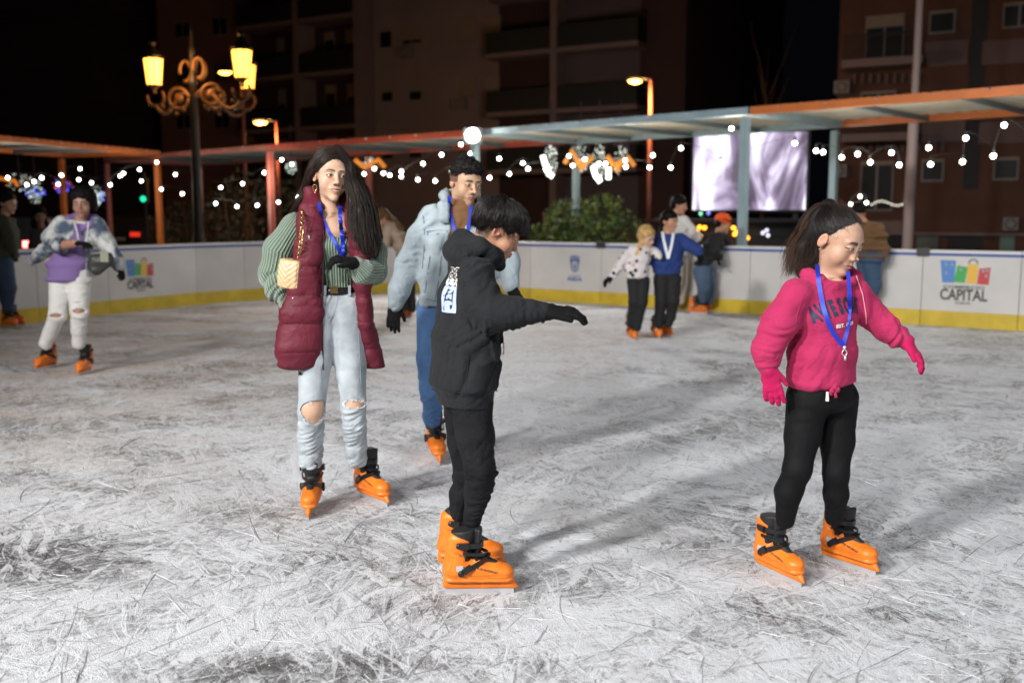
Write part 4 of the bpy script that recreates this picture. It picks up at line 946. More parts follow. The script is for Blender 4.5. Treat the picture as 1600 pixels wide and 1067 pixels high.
# ------------------------------------------------------------------ boy in the dark hooded sweatshirt
def build_boy():
    D = 3.78; J = lambda x, y, d=0.: P(x, y, D+d)
    root = person((745, 915), 'boy seen side on in charcoal hooded sweatshirt, one gloved arm stretched forward')
    H = Head(J(777, 363, .03), frame(95, 28, 0), .90, 1.0, 1.0, .92, child=True); T = frame(112)
    legN = [(J(738, 632, -.06), .078), (J(743, 680, -.07), .070), (J(750, 733, -.08), .057), (J(745, 772, -.07), .046), (J(738, 812, -.06), .034)]
    legF = [(J(716, 632, .10), .060), (J(720, 690, .13), .052), (J(726, 740, .16), .043), (J(718, 775, .17), .038), (J(713, 806, .18), .034)]
    armN = [(J(742, 432, -.13), .066), (J(752, 472, -.16), .066), (J(770, 492, -.19), .060), (J(800, 489, -.19), .052), (J(828, 487, -.19), .044)]
    tor = [(J(738, 418, .0), (.150, .070, .04)), (J(734, 460, .0), (.175, .098, .06)), (J(729, 530, .0), (.185, .118, .06)), (J(725, 596, 0), (.190, .130, .05))]
    pr = H.prims(J(748, 412, .03), .050)
    sh = lambda c, f: [(p, tuple(np.array(r)*f) if hasattr(r, '__len__') else r*f) for p, r in c]
    pr += chain(sh(tor, .72), T, .03) + chain(sh(armN, .6), None, .02) + chain([(J(732, 600, 0), (.11, .07, .05)), (J(734, 622, .0), (.10, .06, .04))], T, .03)
    for c in (legN, legF): pr += chain(sh(c, .78), None, .02)
    pr += chain([(J(828, 487, -.19), .026), (J(856, 488, -.19), .025)])
    def fade(q):   # shaved sides
        return np.clip(((q[:, 2] < .03) & (q[:, 2] > -.055+.2*np.maximum(0, q[:, 1]+.02)) & (q[:, 1] < -.02) & (q[:, 2] > -.045) & (np.abs(q[:, 0]) > .02))*(.9)*np.clip((-.02-q[:, 1])*60, 0, 1), 0, .8)
    body, _, _ = body_mesh(root, H, pr, skin=(.42, .215, .13), lip=(.30, .09, .07), brow=(.012, .009, .008), browth=1.25, blush=.08, hairline=fade)
    H.eyes(body, look=(0, -.35))
    hp = [H.e((0, -.020, .060), (.092, .104, .088), .01), H.e((0, .032, .088), (.074, .062, .042), .03), H.e((0, .080, .066), (.056, .020, .028), .02), H.e((0, -.088, .030), (.070, .036, .060), .03),
          H.e((0, .090, -.004), (.085, .066, .040), .008, 's'), H.e((.088, .020, -.012), (.032, .056, .040), .010, 's'), H.e((-.088, .020, -.012), (.032, .056, .040), .010, 's'), H.e((0, -.05, -.052), (.09, .10, .036), .012, 's')]
    hair, hv, hF = solid('hair', hp, .0035, M_hairb, root, disp=lambda v, n: .0055*noise3(H.L(v)*np.array([38, 38, 12.]))-.002+.003*noise3(H.L(v)*np.array([120, 120, 20.])))
    crown = H.w((0, -.05, .135)); dn = -H.M[2]; fw = H.M[1]
    def flow(p):
        q = H.L(p[None])[0]; r = nrm(p-crown); return nrm(r*.5 + dn*.9 + fw*(.55 if q[1] > -.03 else -.1))
    cap_strands('hair_strands', H, (hv, hF), 2600, M_hairs, hair, flow, zmin=.02, rad=.0011, jit=.45, lift=.009, steps=8, step=.013)
    R_ = np.random.RandomState(8); q_ = H.L(hv); ok_ = np.where(q_[:, 2] > .03)[0]; comb('loose_tips', (hv, hF), [hv[i] for i in R_.choice(ok_, 500)], flow, M_hairs, hair, 7, .013, .0009, .006, .6, flare=2.2)
    baby_hair('baby_hair', H, body, hv, flow, 400, M_hairs, hair, reach=.010)
    fr = [[H.w((x, .04, .128)), H.w((x*1.05, .090, .100)), H.w((x*1.05, .104, .070)), H.w((x*1.0, .102, .036+.008*math.sin(x*90)))] for x in (-.062, -.04, -.02, 0, .02, .04, .06)]
    hair_guides('fringe', fr, 650, M_hairs, hair, .0011, .005, 9, .009)
    M = mat('charcoal_fleece', (.017, .018, .020), .95, wr=.018, bump=.4, bscale=240, var=.1, vscale=8, sheen=.03, spec=.2)
    sp = chain(tor, T, .04) + chain(armN, None, .035) + chain([(J(828, 487, -.19), .043), (J(848, 487, -.19), .035)], None, .012) + chain([(J(748, 435, .14), .058), (J(770, 478, .16), .050), (J(792, 484, .12), .040)], None, .03)
    sp += [Prim(J(726, 604, 0), J(727, 628, 0), (.170, .114, .02), (.155, .102, .015), T, .012), Cut(J(727, 634, 0), (0, 0, -1), .008)]
    hood = [(J(780, 414, .02), .018), (J(770, 398, -.06), .024), (J(748, 384, -.07), .028), (J(722, 378, -.02), .036), (J(722, 374, .07), .036), (J(752, 386, .13), .03), (J(778, 410, .06), .02)]
    sp += chain(hood, None, .02) + [Prim(J(713, 392, -.02), J(722, 405, -.03), (.052, .05, .046), (.058, .05, .045), T, .025), Prim(J(716, 392, .05), J(722, 405, .05), (.05, .05, .045), (.06, .05, .045), T, .02)]
    sp.append(Prim(J(756, 378, .03), J(750, 396, .03), (.048, .05, .03), (.042, .044, .02), None, .01, 's'))
    fo = folds([(J(742, 432, -.13), J(762, 492, -.18), .015, 11, .5), (J(762, 492, -.18), J(850, 487, -.19), .020, 16, .8), (J(734, 420, 0), J(728, 530, 0), .012, 5, 1.6), (J(728, 530, 0), J(726, 605, 0), .016, 6, 1.8), (J(722, 380, 0), J(716, 400, 0), .004, 8, .5)])
    top, tv, tF = solid('hooded_sweatshirt', sp, .0045, M, root, disp=fo); bv = bvh_of(tv, tF)
    # print on the back: outlined lettering over a pale blue picture block
    wh = mat('white_print', (1, 1, 1)); pb = mat('pale_blue_print', (.42, .50, .82), .6); bk = mat('black_print', (.01, .01, .012), .6)
    pr = Print()
    for r, (y, cc) in enumerate(((.36, 2), (.26, 2), (.15, 0))):
        if cc == 2:
            pr.cur = 0; pr.text('OOT', -.0, y, .20, .024, 1.35); pr.cur = 2; pr.text('OOT', -.0, y, .20, .008, 1.35)
        else: pr.cur = 0; pr.text('OOT', .0, y, .20, .022, 1.35)
    pr.cur = 1; pr.poly([(-.27, -.50), (.27, -.50), (.27, .06), (-.27, .06)])
    pr.cur = 2
    for pl in ([(-.2, -.14), (.15, -.05), (.15, -.075), (-.2, -.17)], [(-.05, .0), (.02, -.02), (-.08, -.28), (-.12, -.27)], [(-.1, -.2), (.12, -.22), (.12, -.25), (-.1, -.24)], [(.10, -.02), (.14, -.02), (.14, -.42), (.11, -.42)], [(-.14, -.36), (-.1, -.36), (-.1, -.46), (-.14, -.46)]): pr.poly(pl)
    pr.cur = 0; pr.poly([(.16, -.30), (.24, -.30), (.24, -.47), (.16, -.47)]); pr.poly([(-.24, -.4), (-.17, -.38), (-.17, -.47), (-.24, -.47)])
    cpt = hit(bv, 703, 452)[0]; u = nrm(np.array([.80, -.60, 0])); print_on('printed_lettering', bv, pr, [wh, pb, bk], cpt - np.array([.60, .80, 0])*.35 , u, nrm(ZU+.12*np.array([1, 0, 0])), np.array([.60, .80, 0]), .175, top)
    sm = mat('charcoal_seam', (.006, .006, .007), .9)
    for pth in ([(742, 402), (728, 425), (722, 455), (728, 490), (736, 515)], [(736, 520), (732, 560), (728, 606)], [(776, 612), (774, 575), (783, 545)], [(674, 608), (700, 613), (740, 614), (776, 607)]): ribbon_px('seam', bv, pth, .004, sm, top, .0015, .0015, 22)
    mb = MB(); q = J(786, 532, -.02); mb.tube([q, q+[.004, -.004, -.03], q+[.002, -.006, -.05]], .0025, 5); mb.ball(q+[.002, -.006, -.05], .005, 6); mb.build('zip_pull', M_steel, top)
    jm = mat('black_jeans', (.010, .010, .0115), .85, wr=.02, bump=.4, bscale=260, var=.35, vscale=7, spec=.2)
    lp = chain([(J(732, 604, 0), (.125, .09, .06)), (J(731, 628, .02), (.13, .088, .05))], T, .03)
    for c in (legN, legF): lp += chain(c, None, .02)
    solid('jeans', lp, .005, jm, root, disp=folds([(legN[0][0], legN[2][0], .004, 8, .6), (legN[2][0], legN[4][0], .008, 24, .4), (legF[0][0], legF[2][0], .003, 8, .6), (legF[2][0], legF[4][0], .007, 24, .4)]))
    g = chain([(J(846, 487, -.19), .031), (J(858, 487, -.19), .031)], None, .01) + hand_prims(J(855, 487, -.19), J(906, 487, -.19)-J(855, 487, -.19), (0, .35, -1), .92, 20, 1.5, -1, .036, 14, .0135)
    solid('glove', g, .0025, M_glove, root, disp=lambda v, n: .0015*noise3(v*60))
    g = chain([(J(792, 484, .12), .031), (J(804, 486, .12), .031)], None, .01) + hand_prims(J(802, 486, .12), (.8, .3, -.1), (0, -.12, -1), .86, 17, 3, 1, .031, 22, .0105)
    solid('glove', g, .004, M_glove, root)
    skate(root, (800, 926), 91, .97); skate(root, (784, 890), 84, .97)
    return root

# ------------------------------------------------------------------ long haired woman in the burgundy gilet
def build_woman():
    D = 4.80; J = lambda x, y, d=0.: P(x, y, D+d)
    root = person((540, 800), 'smiling woman with long dark hair, burgundy quilted gilet and ripped pale jeans')
    H = Head(J(517, 276, .0), frame(27, 2, -5), 1.03, .94, .95, 1.0, smile=.9); T = frame(14)
    legR = [(J(503, 480, -.0), .098), (J(492, 560, -.04), .080), (J(487, 640, -.07), .062), (J(485, 680, -.03), .058), (J(486, 722, .0), .055)]
    legL = [(J(541, 480, .02), .100), (J(547, 560, .0), .078), (J(552, 632, -.04), .058), (J(554, 670, .0), .054), (J(557, 714, .05), .053)]
    tor = [(J(513, 350, .02), (.150, .072, .04)), (J(518, 385, 0), (.140, .098, .05)), (J(525, 428, .02), (.105, .082, .05)), (J(527, 452, .02), (.108, .085, .04))]
    armA = [(J(461, 352, .0), .062), (J(437, 390, .02), .074), (J(429, 428, .03), .072), (J(436, 452, .0), .058), (J(450, 472, -.03), .040)]
    armB = [(J(566, 360, .04), .060), (J(584, 395, .04), .060), (J(584, 424, .0), .060), (J(568, 425, -.08), .056), (J(557, 414, -.11), .040)]
    sh = lambda c, f: [(p, tuple(np.array(r)*f) if hasattr(r, '__len__') else r*f) for p, r in c]
    pr = H.prims(J(516, 336, .02), .044) + chain([(J(514, 338, .02), (.10, .05, .03)), (J(521, 362, -.02), (.085, .062, .04))], T, .03)
    pr += chain(sh(tor, .88), T, .03) + chain(sh(armA, .6), None, .02) + chain(sh(armB, .6), None, .02) + chain([(J(525, 460, .02), (.11, .085, .05)), (J(522, 482, .02), (.125, .09, .05))], T, .03)
    for c in (legR, legL): pr += chain(sh(c, .86), None, .02)
    body, _, _ = body_mesh(root, H, pr, skin=(.60, .375, .26), lip=(.42, .12, .10), brow=(.02, .012, .009), browth=.95, blush=.12, liner=1.2)
    H.eyes(body, look=(.15, .02))
    t = []
    for i in range(8):
        x = (i-3.5)*.0058; t.append(x)
    mb = MB()
    for x in t: c = H.w((x, .0895-.9*x*x*12, -.0625+6*x*x)); mb.box(c, (.0052, .004, .0072), H.M[0], H.M[1], H.M[2])
    mb.build('teeth', mat('teeth', (.75, .70, .62), .25), body)
    mb = MB()
    hp = [H.e((0, -.016, .046), (.086, .100, .090), .01), H.e((0, -.06, -.01), (.078, .060, .09), .03), H.e((0, .092, -.010), (.063, .075, .088), .018, 's'), H.e((-.084, .0, -.03), (.02, .05, .05), .008, 's'), H.e((-.075, .045, -.06), (.04, .05, .07), .01, 's')]
    hair, hv, hF = solid('hair', hp, .0038, M_hd, root, disp=lambda v, n: .002*noise3(H.L(v)*np.array([90, 40, 30.])))
    baby_hair('baby_hair', H, body, hv, lambda p: nrm(H.M[2]*.6-H.M[1]*1.0+H.M[0]*(1 if H.L(p[None])[0][0] > 0 else -1)*.8), 500, M_hds, hair, reach=.012)
    def flow(p):
        q = H.L(p[None])[0]; s = 1 if q[0] > .012 else -1; return nrm(s*H.M[0]*max(0, .12-abs(q[0]))*9 - H.M[2]*(.35+abs(q[0])*9) - H.M[1]*.35)
    cap_strands('hair_strands', H, (hv, hF), 2200, M_hds, hair, flow, zmin=-.06, rad=.0012, jit=.08, lift=.0035, steps=11, step=.014)
    a = H.w
    gR = [[a((.01, .04, .130)), a((.075, .055, .07)), J(552, 290, -.08), J(562, 330, -.10), J(566, 370, -.12), J(570, 400, -.13)], [a((.02, .0, .135)), a((.10, .01, .05)), J(562, 290, -.02), J(574, 330, -.06), J(580, 370, -.10), J(582, 404, -.11)],
          [a((.02, -.05, .12)), a((.105, -.04, .05)), J(570, 300, .03), J(582, 330, .0), J(590, 370, -.03), J(588, 405, -.06)], [a((.02, .06, .118)), a((.07, .062, .04)), J(548, 300, -.07), J(552, 330, -.085), J(556, 352, -.10), J(560, 385, -.12)]]
    hair_guides('long_hair', [gR[3], gR[0], gR[1], gR[2]], 4200, M_hds, hair, .0017, .016, 18, .014, wave=.005)
    gL = [[a((-.0, .03, .132)), a((-.080, .030, .06)), a((-.098, -.035, -.02)), J(482, 300, .05), J(474, 322, .05), J(462, 345, -.02)], [a((-.02, -.04, .12)), a((-.10, -.05, .04)), J(483, 285, .06), J(470, 312, .06), J(460, 332, .02), J(452, 350, -.04)]]
    hair_guides('side_hair', gL, 1500, M_hds, hair, .0017, .013, 14, .012)
    cor = []
    for g in gR[:3]: cor += chain([(g[1]*.6+g[2]*.4, .018), (g[3], .024), (g[4], .022), (g[5], .004)], None, .02)
    cor += chain([(gL[0][2], .012), (gL[0][3], .018), (gL[0][4], .010)], None, .02); solid('hair_core', cor, .007, M_hd, hair, disp=lambda v, n: .006*noise3(v*np.array([60, 60, 9.])))
    # jumper
    M = bpy.data.materials.new('green_rib_knit'); M.use_nodes = True; nt = M.node_tree; b = nt.nodes['Principled BSDF']; b.inputs['Roughness'].default_value = .85; b.inputs['Sheen Weight'].default_value = .3
    at = nt.nodes.new('ShaderNodeAttribute'); at.attribute_name = 'val'; mt = nt.nodes.new('ShaderNodeMath'); mt.operation = 'SINE'; nt.links.new(at.outputs['Fac'], mt.inputs[0])
    m2 = nt.nodes.new('ShaderNodeMapRange'); m2.inputs['From Min'].default_value = -1; nt.links.new(mt.outputs[0], m2.inputs[0])
    mx = nt.nodes.new('ShaderNodeMix'); mx.data_type = 'RGBA'; mx.inputs[6].default_value = (.085, .125, .092, 1); mx.inputs[7].default_value = (.21, .28, .21, 1); nt.links.new(m2.outputs[0], mx.inputs[0]); nt.links.new(mx.outputs[2], b.inputs['Base Color'])
    bp = nt.nodes.new('ShaderNodeBump'); bp.inputs['Distance'].default_value = .004; nt.links.new(m2.outputs[0], bp.inputs['Height']); nt.links.new(bp.outputs[0], b.inputs['Normal'])
    sp = chain(tor, T, .03) + [Cut(J(527, 456, 0), (0, 0, -1), .006)] + chain(armA, None, .03) + chain(armB, None, .03)
    vn = J(517, 332, -.09); sp += [Prim(J(513, 318, -.08), J(530, 368, -.10), (.058, .07, .03), (.004, .06, .01), T, .006, 's'), Prim(J(515, 330, .02), J(515, 338, .02), (.058, .07, .05), (.055, .06, .04), T, .01, 's')]
    segs = [(armA[i][0], armA[i+1][0]) for i in range(4)] + [(armB[i][0], armB[i+1][0]) for i in range(4)]
    def ribs(v):
        d = np.full(len(v), 1e9); val = v[:, 0]*2*PI/.0125; t0 = np.abs((v-tor[1][0])[:, 0]); inside = (np.abs(v[:, 0]-tor[1][0][0]) < .13)
        for i, (p, q) in enumerate(segs):
            ab = q-p; t = np.clip((v-p)@ab/(ab@ab), 0, 1); r = v-p-t[:, None]*ab; ds = np.linalg.norm(r, axis=1); u = nrm(ab); s = nrm(np.cross(u, [0, 1, 0])); w = np.cross(s, u); ang = np.arctan2(r@s, r@w)
            m = (ds < d) & ~(inside & (ds > .085)); val = np.where(m, ang*30, val); d = np.where(m, ds, d)
        return val
    fo = folds([(armA[0][0], armA[2][0], .008, 7, 1.0), (armA[2][0], armA[4][0], .013, 16, .6), (armB[0][0], armB[2][0], .008, 9, .6), (armB[2][0], armB[4][0], .012, 16, .6), (tor[0][0], tor[3][0], .005, 7, .6)])
    top, tv, tF = solid('ribbed_jumper', sp, .0045, M, root, disp=fo, valf=ribs); bv = bvh_of(tv, tF)
    # jeans with torn knees
    JM = mat('pale_denim', (.36, .40, .425), .85, wr=.008, bump=.5, bscale=260, var=.28, vscale=9, sheen=.1)
    lp = chain([(J(527, 458, .02), (.110, .088, .04)), (J(523, 482, .02), (.128, .098, .06))], T, .03)
    for c in (legR, legL): lp += chain(c, None, .018)
    lp += [Cut(J(527, 449, 0), (0, 0, 1), .004), Prim(J(489, 641, -.17), J(489, 641, -.10), (.056, .055, .040), (.060, .05, .044), None, .004, 's'), Prim(J(491, 650, -.17), J(491, 650, -.10), (.042, .055, .038), (.046, .05, .040), None, .006, 's'), Prim(J(500, 634, -.17), J(500, 634, -.10), (.030, .055, .024), (.034, .05, .026), None, .006, 's'), Prim(J(554, 631, -.15), J(554, 631, -.08), (.052, .05, .017), (.056, .05, .022), None, .004, 's'), Prim(J(468, 584, -.15), J(470, 584, -.10), (.012, .05, .008), (.014, .05, .01), None, .003, 's')]
    fj = folds([(legR[0][0], legR[2][0], .004, 8, .5), (legR[2][0], legR[4][0], .007, 16, .5), (legL[0][0], legL[2][0], .004, 8, .5), (legL[2][0], legL[4][0], .007, 16, .5)])
    jeans, jv, jF = solid('ripped_jeans', lp, .0042, JM, root, disp=fj); bj = bvh_of(jv, jF)
    # frayed edges
    mb = MB()
    for cx_, cy_, rx, ry in ((489, 644, 20, 17), (554, 631, 19, 8)):
        for i in range(150):
            a_ = rnd.uniform(0, 2*PI); q, no = hit(bj, cx_+rx*math.cos(a_), cy_+ry*math.sin(a_), .002)
            if q is None or q[1] > D-.02: continue
            dr = np.array([-math.cos(a_)*.6+rnd.gauss(0, .5), -.3, math.sin(a_)*.7+rnd.gauss(0, .4)]); mb.tube([q, q+dr*.006, q+dr*.012*rnd.uniform(.5, 1.3)+[0, 0, -.003]], .0009, 3)
    mb.build('frayed_threads', mat('white_thread', (.78, .80, .82), .8), jeans)
    sm = mat('denim_seam', (.20, .25, .31), .9)
    for pth in ([(528, 462), (527, 476), (521, 492), (512, 505)], [(503, 462), (511, 474), (513, 480)], [(560, 520), (562, 560), (564, 600)], [(503, 478), (500, 560), (502, 600)]): ribbon_px('seam', bj, pth, .004, sm, jeans, .001, .0015, 18)
    # belt
    mb = MB(); n = 40; c = J(527, 453, .02); vs = []
    for k in range(n):
        a_ = 2*PI*k/n; d = T[0]*.116*math.cos(a_)+T[1]*.094*math.sin(a_)
        for z, s_ in ((-.018, 1), (.018, 1), (.018, .93), (-.018, .93)): vs.append(c+d*s_+ZU*z)
    belt = mesh_obj('belt', vs, [(4*k+j, 4*((k+1) % n)+j, 4*((k+1) % n)+(j+1) % 4, 4*k+(j+1) % 4) for k in range(n) for j in range(4)], mat('black_leather', (.008, .008, .008), .35), root, True)
    mb = MB(); q = J(522, 453, -.082); mb.box(q, (.035, .008, .034), T[0], T[1]); mb.build('belt_buckle', mat('gold', (.75, .5, .2), .25, 1.), belt)
    for x in (508, 546): mb = MB(); mb.box(J(x, 454, -.077 if x < 520 else -.062), (.012, .006, .05), T[0], T[1]); mb.build('belt_loop', JM, jeans)
    # gilet: two quilted fronts, back and stand collar
    VM = mat('burgundy_nylon', (.115, .011, .024), .62, bump=.35, bscale=45, var=.12, vscale=6, spec=.3, wr=.012)
    q0 = frame(10)
    vp = chain([(J(480, 338, -.04), (.050, .052, .04)), (J(482, 380, -.10), (.062, .040, .04)), (J(478, 430, -.11), (.070, .042, .05)), (J(472, 490, -.11), (.100, .052, .05)), (J(468, 545, -.11), (.108, .060, .05)), (J(467, 568, -.10), (.100, .055, .03))], q0, .02)
    vp += chain([(J(553, 338, .0), (.040, .050, .04)), (J(560, 380, -.05), (.050, .048, .04)), (J(567, 440, -.04), (.040, .06, .05)), (J(570, 500, .0), (.042, .07, .05)), (J(578, 550, .04), (.056, .065, .05)), (J(583, 572, .05), (.060, .06, .02))], q0, .02)
    vp += chain([(J(515, 345, .10), (.165, .040, .04)), (J(518, 450, .13), (.150, .035, .05)), (J(520, 560, .13), (.19, .035, .04))], q0, .02)
    vp += chain([(J(452, 480, .0), (.045, .10, .05)), (J(444, 550, .0), (.045, .10, .05))], q0, .03)
    vp += chain([(J(488, 300, .03), (.036, .04, .03)), (J(488, 325, -.04), (.046, .034, .03)), (J(488, 360, -.09), (.050, .030, .03)), (J(487, 400, -.115), (.052, .034, .04))], q0, .03)
    vp += chain([(J(488, 300, .03), .034), (J(505, 302, .10), .034), (J(530, 304, .10), .034), (J(546, 318, .04), .032)], None, .03)
    vp += chain([(J(548, 318, .04), (.030, .036, .03)), (J(556, 345, -.02), (.038, .032, .03)), (J(564, 380, -.07), (.034, .032, .03)), (J(566, 410, -.08), (.030, .034, .03))], q0, .03)
    bot = J(470, 583, -.1)[2]; vp += [Cut((0, 0, bot), (0, 0, -1), .02)]
    gap = [(J(519, 318, -.20), (.050, .20, .03)), (J(520, 340, -.20), (.058, .19, .03)), (J(530, 400, -.22), (.076, .16, .03)), (J(529, 470, -.22), (.078, .18, .03)), (J(538, 580, -.22), (.090, .20, .05))]
    vp += chain(gap, None, .004, 's')
    def puff(v, n):
        z = v[:, 2]; w = .135; k = (z-J(470, 549, -.1)[2])/w; s = np.abs(np.sin(PI*k)); o = .012*(s**.4-.8); o = np.where(z > J(470, 330, 0)[2], 0, o)
        return o + .0045*(np.abs(noise3(v*np.array([11, 11, 26.])))*2-.5)*(1.5-s) + .0008*noise3(v*60)
    vest, vv, vF = solid('quilted_gilet', vp, .005, VM, root, disp=puff); bw = bvh_of(vv, vF)
    mb = MB(); q, _ = hit(bw, 483, 372, .003); mb.box(q, (.008, .004, .022)); 
    for x, y in ((458, 466), (550, 450)):
        q, _ = hit(bw, x, y, .002)
        if q is not None: mb.ball(q, .005, 8)
    mb.build('zip_pull', M_steel, vest, True)
    ribbon_px('zip', bw, [(505, 360), (504, 420), (504, 480), (504, 540), (505, 578)], .007, mat('dark_zip', (.03, .004, .008), .4), vest, .002)
    g = chain([(J(558, 414, -.11), .031), (J(552, 412, -.13), .031)], None, .01) + hand_prims(J(553, 412, -.13), J(527, 404, -.17)-J(553, 412, -.13), (-.2, .3, -1), .92, 38, 3, 1, .032, 25, .0105)
    solid('glove', g, .003, M_glove, root, disp=lambda v, n: .0015*noise3(v*60))
    LB = mat('blue_ribbon', (0, 0, 0)); bt = bvh_of(np.concatenate([tv, np.array([x.co for x in body.data.vertices])]), list(tF)+[tuple(np.array(p.vertices)+len(tv)) for p in body.data.polygons])
    l1 = ribbon_px('lanyard', bt, [(498, 317), (503, 340), (515, 365), (528, 388), (537, 403)], .016, LB, root, .006, fallback=D-.1); ribbon_px('lanyard_strap', bt, [(531, 322), (532, 345), (535, 375), (537, 403)], .020, LB, l1, .008, fallback=D-.12, tw=.8)
    e0 = H.w((-.078, -.0, -.048)); mb = MB(); mb.tube([e0+np.array([.010*math.cos(t), 0, .016*math.sin(t)-.012]) for t in np.linspace(0, 2*PI, 16)], .0022, 5); mb.ball(e0+[0, 0, -.035], .005, 8); mb.build('earring', mat('gold', (0, 0, 0)), root, True)
    skate(root, (482, 812), 4, 1.0); skate(root, (604, 791), 40, 1.0)
    # hand bag hanging from her shoulder
    bagc = J(456, 428, -.115); bag = empty('handbag', bagc, 'beige quilted shoulder bag on a gold chain, beside the burgundy gilet', 'handbag')
    ba = frame(-25, 0, -8); bp_ = [Prim(bagc+[-.008, 0, 0], bagc+[.008, 0, 0], (.080, .045, .115), (.080, .045, .115), ba, .01)]
    def quilt(v, n):
        q = (v-bagc)@ba.T; a_ = (q[:, 2]-np.abs(q[:, 0])*1.0); return .0035*np.abs(np.sin(a_*PI/.026))**.6 + 0*a_
    solid('bag_body', bp_ + [Cut(bagc+ba[2]*.066, ba[2], .01), Cut(bagc-ba[2]*.066, -ba[2], .01), Cut(bagc+ba[0]*.05, ba[0], .008), Cut(bagc-ba[0]*.05, -ba[0], .008)], .003, mat('beige_leather', (.62, .40, .22), .4), bag, disp=quilt)
    mb = MB(); mb.box(bagc+ba[0]*.050, (.010, .055, .115), ba[0], ba[1], ba[2]); mb.build('bag_gusset', mat('beige_leather', (0, 0, 0)), bag)
    mb = MB(); path = [bagc+ba[2]*.07+ba[0]*.03, J(469, 385, -.185), J(472, 355, -.175), J(473, 335, -.125), J(469, 322, -.03)]
    path = np.array(path); d = np.r_[0, np.cumsum(np.linalg.norm(np.diff(path, axis=0), axis=1))]; N = 22
    for i in range(N):
        c = np.array([np.interp(d[-1]*i/N, d, path[:, k]) for k in range(3)]); c2 = np.array([np.interp(d[-1]*(i+1)/N, d, path[:, k]) for k in range(3)]); u = nrm(c2-c); s_ = nrm(np.cross(u, [0, 1, 0])) if i % 2 else np.array([0, 1., 0]); s_ = nrm(s_+[.6, 0, 0])
        mb.tube([(c+c2)/2 + u*.0125*math.cos(t) + s_*.0085*math.sin(t) for t in np.linspace(0, 2*PI, 10)], .0026, 5)
    mb.build('chain', mat('gold', (0, 0, 0)), bag, True)
    return root

